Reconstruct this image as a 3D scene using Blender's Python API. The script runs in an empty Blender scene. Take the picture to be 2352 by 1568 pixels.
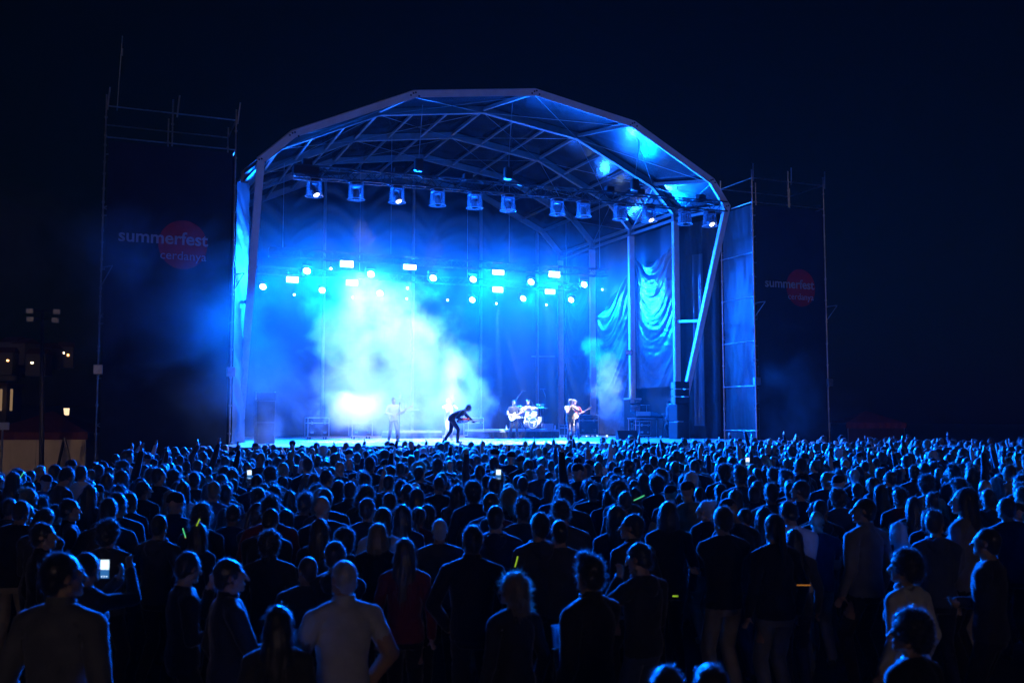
import bpy, math, random
import numpy as np
from mathutils import Vector, Matrix, kdtree, noise as mnoise
R = math.radians
rnd = random.Random(7)
scn = bpy.context.scene
COL = scn.collection

# ------------------------------------------------------------------ camera
YAW, PITCH, LENS = 22.6, 4.45, 35.0
CAMPOS = Vector((-15.5, -36.8, 2.52))
cd = bpy.data.cameras.new('camera'); cam = bpy.data.objects.new('camera', cd); COL.objects.link(cam)
cd.dof.use_dof = True; cd.dof.focus_distance = 41.0; cd.dof.aperture_fstop = 2.2
cd.lens = LENS; cd.sensor_width = 36; cd.clip_start = 0.1; cd.clip_end = 3000
cam.location = CAMPOS; cam.rotation_euler = (R(90 + PITCH), 0, R(-YAW))
scn.camera = cam

# ------------------------------------------------------------------ world, sun, exposure
w = bpy.data.worlds.new('World'); scn.world = w; w.use_nodes = True
nt = w.node_tree; bg = nt.nodes['Background']
sky = nt.nodes.new('ShaderNodeTexSky'); sky.sky_type = 'NISHITA'; sky.sun_disc = False
sky.sun_elevation = R(1); sky.sun_rotation = R(200); sky.air_density = 1.0; sky.dust_density = 0.2; sky.ozone_density = 3.0
tint = nt.nodes.new('ShaderNodeMix'); tint.data_type = 'RGBA'; tint.blend_type = 'MULTIPLY'; tint.inputs[0].default_value = 1
tint.inputs[7].default_value = (0.5, 1.0, 0.6, 1)
nt.links.new(sky.outputs[0], tint.inputs[6]); nt.links.new(tint.outputs[2], bg.inputs[0])
bg.inputs[1].default_value = 0.002
sd = bpy.data.lights.new('sun', 'SUN'); sun = bpy.data.objects.new('sun', sd); COL.objects.link(sun)
sd.energy = 0.078; sd.angle = R(12); sd.color = (1.0, 0.72, 0.62)           # glow of the town behind the audience
sun.rotation_euler = (R(83), 0, R(-YAW + 8))
vs = scn.view_settings; vs.view_transform = 'Standard'; vs.look = 'None'; vs.exposure = 0; vs.gamma = 1
scn.cycles.volume_bounces = 0; scn.cycles.max_bounces = 4; scn.cycles.diffuse_bounces = 1; scn.cycles.glossy_bounces = 1
scn.cycles.transparent_max_bounces = 12; scn.cycles.sample_clamp_indirect = 4; scn.cycles.volume_max_steps = 256
scn.cycles.use_denoising = True; scn.cycles.use_adaptive_sampling = True; scn.cycles.adaptive_threshold = 0.04; scn.cycles.use_light_tree = False
scn.cycles.caustics_reflective = False; scn.cycles.caustics_refractive = False

BLUE = (0.0, 0.122, 1.0)
COOL = (0.5, 0.78, 1.0)

# ------------------------------------------------------------------ picture measure -> metres (2352 x 1568 raster of the photograph)
F0 = 35 / 36 * 2352
_y, _p = R(YAW), R(PITCH)
FW = Vector((math.sin(_y) * math.cos(_p), math.cos(_y) * math.cos(_p), math.sin(_p)))
RT = Vector((math.cos(_y), -math.sin(_y), 0)); UP = RT.cross(FW)
def ray(x, y): return FW * F0 + RT * (x - 1176) + UP * (784 - y)
def onv(x, y, v): r = ray(x, y); return CAMPOS + r * ((v - CAMPOS.y) / r.y)
def onz(x, y, z): r = ray(x, y); return CAMPOS + r * ((z - CAMPOS.z) / r.z)
def atd(x, y, d): r = ray(x, y); return CAMPOS + r * (d / F0)
def proj(p):
    d = Vector(p) - CAMPOS; wz = d.dot(FW)
    return 1176 + F0 * d.dot(RT) / wz, 784 - F0 * d.dot(UP) / wz, wz

# ------------------------------------------------------------------ materials
MATS = {}
def M(name, col=(0.5, 0.5, 0.5), rough=0.6, metal=0.0, spec=0.5, var=0.0, vscale=6.0, bump=0.0, bscale=40.0, sheen=0.0, trans=0.0, coat=0.0):
    if name in MATS: return MATS[name]
    m = bpy.data.materials.new(name); m.use_nodes = True; t = m.node_tree; b = t.nodes['Principled BSDF']
    b.inputs['Base Color'].default_value = (*col, 1); b.inputs['Roughness'].default_value = rough
    b.inputs['Metallic'].default_value = metal; b.inputs['Specular IOR Level'].default_value = spec
    if sheen: b.inputs['Sheen Weight'].default_value = sheen; b.inputs['Sheen Roughness'].default_value = 0.4
    if coat: b.inputs['Coat Weight'].default_value = coat; b.inputs['Coat Roughness'].default_value = 0.15
    if var or bump:
        tc = t.nodes.new('ShaderNodeTexCoord')
    if var:
        n = t.nodes.new('ShaderNodeTexNoise'); n.inputs['Scale'].default_value = vscale; n.inputs['Detail'].default_value = 5
        t.links.new(tc.outputs['Object'], n.inputs['Vector'])
        mr = t.nodes.new('ShaderNodeMapRange'); mr.inputs[1].default_value = 0.25; mr.inputs[2].default_value = 0.75
        mr.inputs[3].default_value = 1 - var; mr.inputs[4].default_value = 1 + var
        t.links.new(n.outputs[0], mr.inputs[0])
        mx = t.nodes.new('ShaderNodeMix'); mx.data_type = 'RGBA'; mx.blend_type = 'MULTIPLY'; mx.inputs[0].default_value = 1
        mx.inputs[6].default_value = (*col, 1); t.links.new(mr.outputs[0], mx.inputs[7]); t.links.new(mx.outputs[2], b.inputs['Base Color'])
    if bump:
        n2 = t.nodes.new('ShaderNodeTexNoise'); n2.inputs['Scale'].default_value = bscale; n2.inputs['Detail'].default_value = 4
        t.links.new(tc.outputs['Object'], n2.inputs['Vector'])
        bp = t.nodes.new('ShaderNodeBump'); bp.inputs['Strength'].default_value = bump; bp.inputs['Distance'].default_value = 0.02
        t.links.new(n2.outputs[0], bp.inputs['Height']); t.links.new(bp.outputs[0], b.inputs['Normal'])
    if trans:
        tr = t.nodes.new('ShaderNodeBsdfTranslucent'); tr.inputs[0].default_value = (*col, 1)
        ms = t.nodes.new('ShaderNodeMixShader'); ms.inputs[0].default_value = trans
        t.links.new(b.outputs[0], ms.inputs[1]); t.links.new(tr.outputs[0], ms.inputs[2])
        t.links.new(ms.outputs[0], t.nodes['Material Output'].inputs['Surface'])
    MATS[name] = m; return m
def E(name, col, strength):
    if name in MATS: return MATS[name]
    m = bpy.data.materials.new(name); m.use_nodes = True; t = m.node_tree; t.nodes.clear()
    o = t.nodes.new('ShaderNodeOutputMaterial'); e = t.nodes.new('ShaderNodeEmission')
    e.inputs[0].default_value = (*col, 1); e.inputs[1].default_value = strength
    t.links.new(e.outputs[0], o.inputs[0]); MATS[name] = m; return m
def clear_plastic(name, tintc=(0.75, 0.85, 0.95), dif=0.12):
    m = bpy.data.materials.new(name); m.use_nodes = True; t = m.node_tree; t.nodes.clear()
    o = t.nodes.new('ShaderNodeOutputMaterial'); tr = t.nodes.new('ShaderNodeBsdfTransparent'); tr.inputs[0].default_value = (*tintc, 1)
    g = t.nodes.new('ShaderNodeBsdfGlossy'); g.inputs['Roughness'].default_value = 0.12
    d = t.nodes.new('ShaderNodeBsdfTranslucent'); d.inputs[0].default_value = (0.8, 0.8, 0.8, 1)
    d2 = t.nodes.new('ShaderNodeBsdfDiffuse'); d2.inputs[0].default_value = (0.8, 0.8, 0.8, 1)
    fr = t.nodes.new('ShaderNodeLayerWeight'); fr.inputs[0].default_value = 0.35
    a = t.nodes.new('ShaderNodeMixShader'); b = t.nodes.new('ShaderNodeMixShader'); c = t.nodes.new('ShaderNodeMixShader')
    c.inputs[0].default_value = 0.5; t.links.new(d.outputs[0], c.inputs[1]); t.links.new(d2.outputs[0], c.inputs[2])
    t.links.new(fr.outputs['Facing'], a.inputs[0]); t.links.new(tr.outputs[0], a.inputs[1]); t.links.new(g.outputs[0], a.inputs[2])
    b.inputs[0].default_value = dif; t.links.new(a.outputs[0], b.inputs[1]); t.links.new(c.outputs[0], b.inputs[2])
    t.links.new(b.outputs[0], o.inputs[0]); MATS[name] = m; return m

M('alu_front', (0.85, 0.80, 0.76), 0.5, 0.0, var=0.1, vscale=3)  # lighter copy of the aluminium: light on front arch and posts put into colour
M('alu', (0.27, 0.265, 0.26), 0.45, 0.1, var=0.12, vscale=3, bump=0.05)  # darker copy of the aluminium: dimness under the roof put into colour
M('steel', (0.5, 0.5, 0.5), 0.38, 0.8, var=0.2, vscale=8)
M('truss_black', (0.07, 0.07, 0.075), 0.35, 0.6, var=0.2)
M('black_metal', (0.025, 0.025, 0.028), 0.4, 0.3)
M('black_plastic', (0.02, 0.02, 0.022), 0.45)
M('membrane', (0.024, 0.026, 0.032), 0.17, spec=0.4, var=0.18, vscale=1.2, bump=0.25, bscale=3.5)
M('tarp_gloss', (0.055, 0.06, 0.07), 0.3, spec=0.8, var=0.2, vscale=1.5, bump=0.12, bscale=9)
M('tarp_back', (0.02, 0.022, 0.027), 0.5, spec=0.5, var=0.25, vscale=0.8, bump=0.2, bscale=5)
M('tarp_wing', (0.035, 0.037, 0.042), 0.55, spec=0.4, var=0.25, vscale=1.5, bump=0.3, bscale=4)
M('curtain_dark', (0.02, 0.021, 0.025), 0.8, var=0.2)
M('banner', (0.016, 0.016, 0.02), 0.85, var=0.3, vscale=1.0, bump=0.1, bscale=6)
M('banner_red', (0.5, 0.018, 0.02), 0.8, var=0.15)
M('banner_white', (0.5, 0.5, 0.5), 0.8, var=0.1)
M('deck', (0.4, 0.4, 0.405), 0.45, var=0.25, vscale=2.5, bump=0.1)
M('skirt', (0.012, 0.012, 0.014), 0.9, var=0.2)
M('case', (0.02, 0.022, 0.028), 0.45, var=0.3, vscale=5)
M('case_edge', (0.6, 0.6, 0.6), 0.3, 0.7)
M('grille', (0.012, 0.012, 0.013), 0.7, bump=0.4, bscale=180)
M('white_paint', (0.8, 0.8, 0.8), 0.4)
M('ground', (0.035, 0.034, 0.03), 0.95, var=0.35, vscale=0.8, bump=0.4, bscale=8)
M('chrome', (0.8, 0.8, 0.8), 0.18, 1.0)
M('brass', (0.75, 0.55, 0.22), 0.22, 1.0)

# ------------------------------------------------------------------ mesh building
class MB:
    def __init__(s): s.v = []; s.f = []; s.m = []
    def add(s, vs_, fs, mi=0):
        o = len(s.v); s.v += [tuple(p) for p in vs_]; s.f += [tuple(i + o for i in f) for f in fs]; s.m += [mi] * len(fs); return s
    def box(s, c, size, rot=None, mi=0):
        hx, hy, hz = (a / 2 for a in size); c = Vector(c)
        p = [Vector((x, y, z)) for z in (-hz, hz) for y in (-hy, hy) for x in (-hx, hx)]
        if rot: p = [rot @ q for q in p]
        return s.add([c + q for q in p], [(0, 2, 3, 1), (4, 5, 7, 6), (0, 1, 5, 4), (2, 6, 7, 3), (0, 4, 6, 2), (1, 3, 7, 5)], mi)
    def rbox(s, c, size, b=0.02, rot=None, mi=0):       # box with chamfered edges
        h = [a / 2 for a in size]; c = Vector(c); vs_ = []; idx = {}
        for sx in (-1, 1):
            for sy in (-1, 1):
                for sz in (-1, 1):
                    for ax in range(3):
                        q = [sx * (h[0] - b), sy * (h[1] - b), sz * (h[2] - b)]
                        q[ax] = (sx, sy, sz)[ax] * h[ax]
                        idx[(sx, sy, sz, ax)] = len(vs_); v = Vector(q); vs_.append(c + (rot @ v if rot else v))
        fs = []
        for ax in range(3):
            a1, a2 = (ax + 1) % 3, (ax + 2) % 3
            for sg in (-1, 1):
                def k(u, w_):
                    t = [0, 0, 0]; t[ax] = sg; t[a1] = u; t[a2] = w_; return idx[(*t, ax)]
                fs.append((k(-1, -1), k(1, -1), k(1, 1), k(-1, 1)) if sg > 0 else (k(-1, -1), k(-1, 1), k(1, 1), k(1, -1)))
            for u in (-1, 1):
                for w_ in (-1, 1):
                    def k2(a, e):
                        t = [0, 0, 0]; t[ax] = a; t[a1] = u; t[a2] = w_; return idx[(*t, e)]
                    fs.append((k2(-1, a1), k2(1, a1), k2(1, a2), k2(-1, a2)))
        for sx in (-1, 1):
            for sy in (-1, 1):
                for sz in (-1, 1): fs.append(tuple(idx[(sx, sy, sz, a)] for a in range(3)))
        return s.add(vs_, fs, mi)
    def beam(s, p0, p1, w_, h, mi=0, up=(0, 0, 1)):
        p0, p1 = Vector(p0), Vector(p1); d = (p1 - p0).normalized(); up = Vector(up)
        if abs(d.dot(up)) > 0.98: up = Vector((0, 1, 0))
        a = d.cross(up).normalized(); b = a.cross(d)
        q = [p + a * (i * w_ / 2) + b * (j * h / 2) for p in (p0, p1) for i, j in ((-1, -1), (1, -1), (1, 1), (-1, 1))]
        return s.add(q, [(3, 2, 1, 0), (4, 5, 6, 7)] + [(i, (i + 1) % 4, (i + 1) % 4 + 4, i + 4) for i in range(4)], mi)
    def tube(s, p0, p1, r, n=8, r2=None, mi=0):
        p0, p1 = Vector(p0), Vector(p1); d = p1 - p0
        if d.length < 1e-6: return s
        d.normalize(); a = d.orthogonal().normalized(); b = d.cross(a); r2 = r if r2 is None else r2
        q = [p + a * (math.cos(t) * rr) + b * (math.sin(t) * rr) for p, rr in ((p0, r), (p1, r2)) for t in (2 * math.pi * i / n for i in range(n))]
        return s.add(q, [tuple(range(n - 1, -1, -1)), tuple(range(n, 2 * n))] + [(i, (i + 1) % n, (i + 1) % n + n, i + n) for i in range(n)], mi)
    def path(s, pts, r, n=6, mi=0):
        pts = [Vector(p) for p in pts]
        q = []; m = len(pts)
        for i, p in enumerate(pts):
            d = (pts[min(i + 1, m - 1)] - pts[max(i - 1, 0)]).normalized()
            if i == 0: a = d.orthogonal().normalized()
            a = (a - d * a.dot(d)).normalized(); b = d.cross(a); rr = r[i] if isinstance(r, (list, tuple)) else r
            q += [p + a * (math.cos(2 * math.pi * k / n) * rr) + b * (math.sin(2 * math.pi * k / n) * rr) for k in range(n)]
        fs = [tuple(range(n - 1, -1, -1)), tuple(range(n * (m - 1), n * m))]
        for i in range(m - 1): fs += [(i * n + k, i * n + (k + 1) % n, (i + 1) * n + (k + 1) % n, (i + 1) * n + k) for k in range(n)]
        return s.add(q, fs, mi)
    def ell(s, c, r, rot=None, nu=14, nv=9, mi=0):
        c = Vector(c); q = []
        for j in range(1, nv):
            th = math.pi * j / nv
            for i in range(nu):
                ph = 2 * math.pi * i / nu
                v = Vector((r[0] * math.sin(th) * math.cos(ph), r[1] * math.sin(th) * math.sin(ph), r[2] * math.cos(th)))
                q.append(c + (rot @ v if rot else v))
        for sg in (1, -1):
            v = Vector((0, 0, sg * r[2])); q.append(c + (rot @ v if rot else v))
        t, b = len(q) - 2, len(q) - 1; fs = []
        for i in range(nu):
            fs.append((t, i, (i + 1) % nu)); fs.append((b, (nv - 2) * nu + (i + 1) % nu, (nv - 2) * nu + i))
            for j in range(nv - 2): fs.append((j * nu + i, (j + 1) * nu + i, (j + 1) * nu + (i + 1) % nu, j * nu + (i + 1) % nu))
        return s.add(q, fs, mi)
    def rings(s, rings, mi=0, cap=True, closed=True):
        n = len(rings[0]); q = [p for r_ in rings for p in r_]; fs = []
        for i in range(len(rings) - 1):
            for k in range(n if closed else n - 1): fs.append((i * n + k, i * n + (k + 1) % n, (i + 1) * n + (k + 1) % n, (i + 1) * n + k))
        if cap: fs += [tuple(range(n - 1, -1, -1)), tuple(range(n * (len(rings) - 1), n * len(rings)))]
        return s.add(q, fs, mi)
    def lathe(s, c, prof, n=20, rot=None, mi=0, cap=False):
        c = Vector(c); rg = []
        for r_, z in prof:
            ring = []
            for k in range(n):
                v = Vector((r_ * math.cos(2 * math.pi * k / n), r_ * math.sin(2 * math.pi * k / n), z)); ring.append(c + (rot @ v if rot else v))
            rg.append(ring)
        return s.rings(rg, mi, cap)
    def grid(s, fn, nu, nv, mi=0):
        q = [fn(i / nu, j / nv) for j in range(nv + 1) for i in range(nu + 1)]
        return s.add(q, [(j * (nu + 1) + i, j * (nu + 1) + i + 1, (j + 1) * (nu + 1) + i + 1, (j + 1) * (nu + 1) + i) for j in range(nv) for i in range(nu)], mi)
    def prism(s, poly, y0, y1, mi=0):                    # polygon in x,z extruded along y
        n = len(poly)
        return s.add([(x, y0, z) for x, z in poly] + [(x, y1, z) for x, z in poly],
                     [tuple(range(n)), tuple(range(2 * n - 1, n - 1, -1))] + [(i + n, (i + 1) % n + n, (i + 1) % n, i) for i in range(n)], mi)
    def mesh(s, name, mats, smooth=False, org=None):
        me = bpy.data.meshes.new(name)
        v = s.v if org is None else [(p[0] - org[0], p[1] - org[1], p[2] - org[2]) for p in s.v]
        me.from_pydata(v, [], s.f)
        for m in (mats if isinstance(mats, (list, tuple)) else [mats]): me.materials.append(MATS[m] if isinstance(m, str) else m)
        if len(me.materials) > 1: me.polygons.foreach_set('material_index', s.m)
        if smooth: me.polygons.foreach_set('use_smooth', [True] * len(me.polygons))
        me.update(); return me
    def build(s, name, mats, parent=None, smooth=False, world=False):
        me = s.mesh(name, mats, smooth, parent.location if (parent is not None and world) else None)
        return link(name, me, parent)
def link(name, me, parent=None):
    o = bpy.data.objects.new(name, me); COL.objects.link(o)
    if parent is not None: o.parent = parent
    return o
def tag(o, label=None, cat=None, group=None, kind=None):
    if label: o['label'] = label
    if cat: o['category'] = cat
    if group: o['group'] = group
    if kind: o['kind'] = kind
    return o
def thing(name, label, cat, loc=(0, 0, 0), rotz=0.0, group=None):
    o = bpy.data.objects.new(name, None); COL.objects.link(o); o.empty_display_size = 0.2
    o.location = loc; o.rotation_euler = (0, 0, rotz); return tag(o, label, cat, group)
def copy_tree(o, parent=None):
    c = o.copy(); COL.objects.link(c)
    if parent is not None: c.parent = parent
    for ch in list(o.children): copy_tree(ch, c)
    return c
ORD = ['first', 'second', 'third', 'fourth', 'fifth', 'sixth', 'seventh', 'eighth', 'ninth', 'tenth', 'eleventh', 'twelfth', 'thirteenth', 'fourteenth', 'fifteenth', 'sixteenth', 'seventeenth', 'eighteenth', 'nineteenth', 'twentieth']
def light(kind, name, loc, power, col, parent=None, target=None, size=0.1, angle=None, blend=0.3):
    l = bpy.data.lights.new(name, kind); l.energy = power; l.color = col
    if kind == 'SPOT': l.spot_size = R(angle); l.spot_blend = blend
    if kind in ('SPOT', 'POINT'): l.shadow_soft_size = size
    if kind == 'AREA': l.shape = 'DISK'; l.size = size
    o = bpy.data.objects.new(name, l); COL.objects.link(o)
    loc = Vector(loc); 
    if target is not None: o.rotation_euler = (Vector(target) - loc).to_track_quat('-Z', 'Y').to_euler()
    if parent is not None: o.parent = parent; o.location = loc - parent.location
    else: o.location = loc
    return o

# ================================================================== SETTING
g = MB(); g.grid(lambda a, b: (-420 + 840 * a, -200 + 700 * b, 0.0), 8, 8); tag(g.build('ground', 'ground'), kind='structure')
FL = 1.60                                                     # stage floor
ZT = 12.36

# hillside behind the town
hb = MB()
def hillz(a, b):
    x = -380 + 560 * a; y = 205 + 150 * b
    return (x, y, 42 * b * (0.55 + 0.45 * math.sin(a * 5 + 1)) + 5 * mnoise.noise(Vector((a * 7, b * 4, 0))) * b - 0.4 * (1 - b))
hb.grid(hillz, 40, 14)
M('hill', (0.03, 0.035, 0.025), 0.95, var=0.4, vscale=0.1)
tag(hb.build('hillside', 'hill', smooth=True), kind='structure')

# ------------------------------------------------------------------ festival stage
stage = thing('festival_stage', 'large arched open-air festival stage with leaning silver front arch', 'stage', (0, 4, 0))
def part(name, mb, mats, parent=stage, smooth=False):
    """mb is in world metres; parent chain has translations only"""
    off = Vector((0, 0, 0)); p = parent
    while p is not None: off += p.location; p = p.parent
    return link(name, mb.mesh(name, mats, smooth, off), parent)
LIP, BACK = -3.2, 17.5
d = MB(); d.box((0, (LIP + BACK) / 2, FL - 0.1), (22.6, BACK - LIP, 0.2)); part('stage_deck', d, 'deck')
def skirt_fn(a, b):
    u = -11.28 + 22.56 * a; return (u, LIP - 0.02 - 0.035 * math.sin(u * 14 + math.sin(u * 3)), 0.02 + (FL - 0.06) * b)
d = MB(); d.grid(skirt_fn, 320, 3); part('front_skirt', d, 'skirt', smooth=True)
for s in (-1, 1):
    d = MB(); d.box((s * 11.28, (LIP + BACK) / 2, (FL - 0.22) / 2), (0.04, BACK - LIP - 0.1, FL - 0.24)); part('side_skirt', d, 'skirt')

def arch_mesh(pts, nrm, depth, width):
    pts = [Vector(p) for p in pts]; nrm = Vector(nrm).normalized(); inner, outer = [], []
    for i, p in enumerate(pts):
        d0 = (p - pts[i - 1]).normalized() if i else None
        d1 = (pts[i + 1] - p).normalized() if i < len(pts) - 1 else None
        if d0 is None: d0 = d1
        if d1 is None: d1 = d0
        n0, n1 = nrm.cross(d0), nrm.cross(d1); m_ = (n0 + n1).normalized(); k = depth / 2 / max(0.3, m_.dot(n0))
        outer.append(p + m_ * k); inner.append(p - m_ * k)
    mb = MB()
    for i in range(len(pts) - 1):          # one box beam per segment, a hair apart at the joints
        e = (pts[i + 1] - pts[i]).normalized() * 0.004
        q = []
        for a, b_, sg in ((outer[i], inner[i], 1), (outer[i + 1], inner[i + 1], -1)):
            for pt in (a, b_):
                for h in (-width / 2, width / 2): q.append(pt + nrm * h + e * sg)
        mb.add(q, [(0, 1, 3, 2), (4, 6, 7, 5), (0, 4, 5, 1), (2, 3, 7, 6), (0, 2, 6, 4), (1, 5, 7, 3)])
    return mb
FRONT = [(-10.2, 4.45, FL), (-10.2, 0.0, 12.02), (-9.08, -0.43, 13.02), (-4.7, -1.2, 14.84), (0.2, -1.46, 15.46), (4.78, -1.18, 14.78), (9.12, -0.4, 12.96), (10.2, 0.0, 11.98), (10.2, 4.45, FL)]
PROF = [(-10.2, 12.5), (-8.8, 13.78), (-4.62, 15.72), (0.2, 16.4), (4.92, 15.72), (9.0, 13.78), (10.2, 12.5)]
VS = [4.3, 8.65, 13.1, 17.3]
nf = Vector((0, 1, 0.4)).normalized()
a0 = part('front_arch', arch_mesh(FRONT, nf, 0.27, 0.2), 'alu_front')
bm_ = MB()
for p in FRONT[1:-1]:
    for dx, dz in ((-0.2, -0.06), (0.2, -0.06), (0.02, 0.05), (-0.09, 0.02)):
        c = Vector((p[0] + dx * 0.8, p[1], p[2] + dz - abs(p[0]) * 0.0)); c.y = 0.425 * (12.0 - c.z)
        bm_.tube(c - nf * 0.125, c - nf * 0.098, 0.035, 8)
part('bolt_set', bm_, 'black_metal', a0)
ARCH = []
for v in VS:
    pts = [(x, v, z) for x, z in PROF]; pts = [(-10.2, v, 12.1)] + pts + [(10.2, v, 12.1)]
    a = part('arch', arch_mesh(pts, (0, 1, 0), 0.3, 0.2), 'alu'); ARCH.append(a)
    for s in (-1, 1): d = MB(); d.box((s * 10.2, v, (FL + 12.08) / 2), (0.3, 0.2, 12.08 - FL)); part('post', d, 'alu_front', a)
    b_ = MB()
    for s in (-1, 1):
        for z in np.arange(3.0, 12.0, 1.5): b_.tube((s * 10.2 - 0.07, v - 0.102, z), (s * 10.2 - 0.07, v - 0.118, z), 0.018, 6)
        b_.box((s * 10.2, v, FL + 0.02), (0.5, 0.4, 0.03))
    part('base_plate', b_, 'steel', a)
# roof skin: outer edge polyline per arch
ROOF = [[(p[0], p[1], p[2] + 0.16) for p in FRONT[1:-1]]] + [[(x, v, z + 0.18) for x, z in PROF] for v in VS]
for i in range(4):
    A_, B_ = ROOF[i], ROOF[i + 1]
    for j in range(6):
        p00, p01, p10, p11 = map(Vector, (A_[j], A_[j + 1], B_[j], B_[j + 1]))
        def fn(a, b, p00=p00, p01=p01, p10=p10, p11=p11, i=i, j=j):
            p = p00.lerp(p01, a).lerp(p10.lerp(p11, a), b)
            sag = 0.10 * math.sin(math.pi * a) * math.sin(math.pi * b)
            wr = 0.018 * mnoise.noise(Vector((p.x * 1.3 + p.y * 1.1, p.y * 0.35, i * 3 + j)))
            edge = min(1, 8 * min(a, 1 - a, b, 1 - b)); return p + Vector((0, 0, -sag * 0.6 + wr * edge))
        d = MB(); d.grid(fn, 14, 14); part('roof_panel', d, 'membrane', smooth=True)
# purlins
def lerp3(a, b, t): return Vector(a).lerp(Vector(b), t)
for i in range(4):
    A_, B_ = ROOF[i], ROOF[i + 1]
    for j in range(7):
        o_ = Vector((0, 0, -0.16)); d = MB(); d.beam(Vector(A_[j]) + o_ + Vector((0, 0.1, 0)), Vector(B_[j]) + o_ - Vector((0, 0.1, 0)), 0.11, 0.14); part('purlin', d, 'alu')
    if i:
        for j in range(1, 5):
            for t in (1 / 3, 2 / 3):
                o_ = Vector((0, 0, -0.2)); d = MB(); d.beam(lerp3(A_[j], A_[j + 1], t) + o_ + Vector((0, .1, 0)), lerp3(B_[j], B_[j + 1], t) + o_ - Vector((0, .1, 0)), 0.08, 0.1); part('purlin', d, 'alu')
    for j in range(0, 6):
        if i in (0, 1, 2):
            o_ = Vector((0, 0, -0.3))
            for (q0, q1) in ((A_[j], B_[j + 1]), (A_[j + 1], B_[j])):
                d = MB(); d.tube(Vector(q0) + o_, Vector(q1) + o_, 0.012, 5); part('bracing_cable', d, 'steel')
# side rails high on the right wall
for i in range(3):
    for s in (-1, 1):
        d = MB(); d.beam((s * 10.2, VS[i] + 0.1, 12.2), (s * 10.2, VS[i + 1] - 0.1, 12.2), 0.1, 0.12); part('eaves_rail', d, 'alu')
d = MB(); d.beam((10.2, 0.15, 11.9), (10.2, VS[0] - 0.1, 12.2), 0.1, 0.12); part('eaves_rail', d, 'alu')
d = MB(); d.beam((-10.2, 0.15, 11.9), (-10.2, VS[0] - 0.1, 12.2), 0.1, 0.12); part('eaves_rail', d, 'alu')
# the short tie between slanted leg and upright
for s in (-1, 1):
    d = MB(); d.beam((s * 10.2, 0.425 * (12 - 7.05) + .12, 7.05), (s * 10.2, VS[0] - .1, 7.2), 0.09, 0.12); part('leg_tie', d, 'alu')

# ---- hung tarps
def swag(p0, p1, ztop0, ztop1, zbot, sag, out, amp, seed, nu=80, nv=130):
    """cloth hung by its two top corners; folds follow the sagging lines"""
    p0, p1, out = Vector(p0), Vector(p1), Vector(out)
    mb = MB()
    def fn(a, b):
        t = 2 * a - 1; top = ztop0 + (ztop1 - ztop0) * a - sag * (1 - t * t)
        z = zbot + (top - zbot) * b
        depth = (1 - b); fall = math.exp(-1.5 * depth)
        ph = (top - z) * (1.0 - 0.3 * depth) - (1 - t * t) * 2.6 * fall
        rg_ = lambda k, ka, o_: 1 - 2.4 * abs(mnoise.noise(Vector((a * ka + o_, ph * k + .6 * mnoise.noise(Vector((a * 2, z * .6, seed + o_))), seed + o_))))
        f = rg_(1.7, .8, 0) + .3 * rg_(4.4, 1.4, 5)
        cor = math.sin(math.atan2((top + sag * (1 - t * t)) - z + 0.05, (1 - abs(t)) * 2.2 + 0.05) * 17 + 2 * mnoise.noise(Vector((a * 4, z * .7, seed))) + seed)
        w2 = math.exp(-((1 - abs(t)) * 2.2 + depth * 1.1))
        f2 = math.sin(ph * 19 + 3 * mnoise.noise(Vector((a * 4, z * .8, seed + 1)))); cr = abs(mnoise.noise(Vector((a * 7 + z * .8, z * 3.0 - a * 2, seed + 3)))); cr2 = abs(mnoise.noise(Vector((a * 17, z * 7, seed + 5))))
        dsp = amp * (f * (0.3 + 0.6 * fall) * (1 - t ** 4) + .05 * f2 * fall * (1 - t ** 4) + 0.9 * cor * w2) - amp * 0.3 * cr - amp * .12 * cr2 + amp * .8 * mnoise.noise(Vector((a * 2.5, z * .5, seed + 11)))
        p = p0.lerp(p1, a); return p + out * (dsp + 0.25 * (1 - t * t) * (0.4 + 0.6 * b)) + Vector((0, 0, z))
    mb.grid(fn, nu, nv); return mb
part('side_tarp', swag((10.42, 4.38, 0), (10.42, 8.58, 0), 11.3, 10.9, 4.1, 0.75, (-1, 0, 0), 0.085, 1), 'tarp_gloss', smooth=True)
part('side_tarp', swag((10.42, 8.75, 0), (10.42, 13.0, 0), 10.7, 8.2, FL + .1, 0.5, (-1, 0, 0), 0.085, 5), 'tarp_gloss', smooth=True)
part('side_tarp', swag((10.46, 13.2, 0), (10.46, 17.2, 0), 11.0, 11.0, FL + .1, 0.6, (-1, 0, 0), 0.06, 8), 'tarp_gloss', smooth=True)
d = MB()
d.grid(lambda a, b: (10.75 + 0.05 * math.sin(a * 40), 4.3 + 13 * a, FL + 10.6 * b), 90, 8); part('side_wall', d, 'tarp_back', smooth=True)
d = MB()
d.grid(lambda a, b: (-10.5 - 0.05 * math.sin(a * 40), 4.3 + 13 * a, 0.3 + 11.9 * b), 90, 8); part('side_wall', d, 'tarp_back', smooth=True)
def rooftop(u):
    for (x0, z0), (x1, z1) in zip(PROF, PROF[1:]):
        if x0 <= u <= x1: return z0 + (z1 - z0) * (u - x0) / (x1 - x0)
    return PROF[0][1]
def backfn(a, b):
    u = -10.15 + 20.3 * a; zt = rooftop(u) - 0.05; z = FL + (zt - FL) * b
    cell = (u + 10.15) % 4.06 / 4.06; t = 2 * cell - 1; hi = max(0.0, (z - 8.5) / 6)
    f = math.sin((z + 1.3 * (t * t)) * 6.0 + 2 * mnoise.noise(Vector((u * .4, z * .3, 2)))) * 0.07 * min(1, hi * 2) + 0.09 * mnoise.noise(Vector((u * 0.8, z * 0.3, 7)))
    return (u, 17.62 + f * (1 - t ** 6), z)
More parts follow.
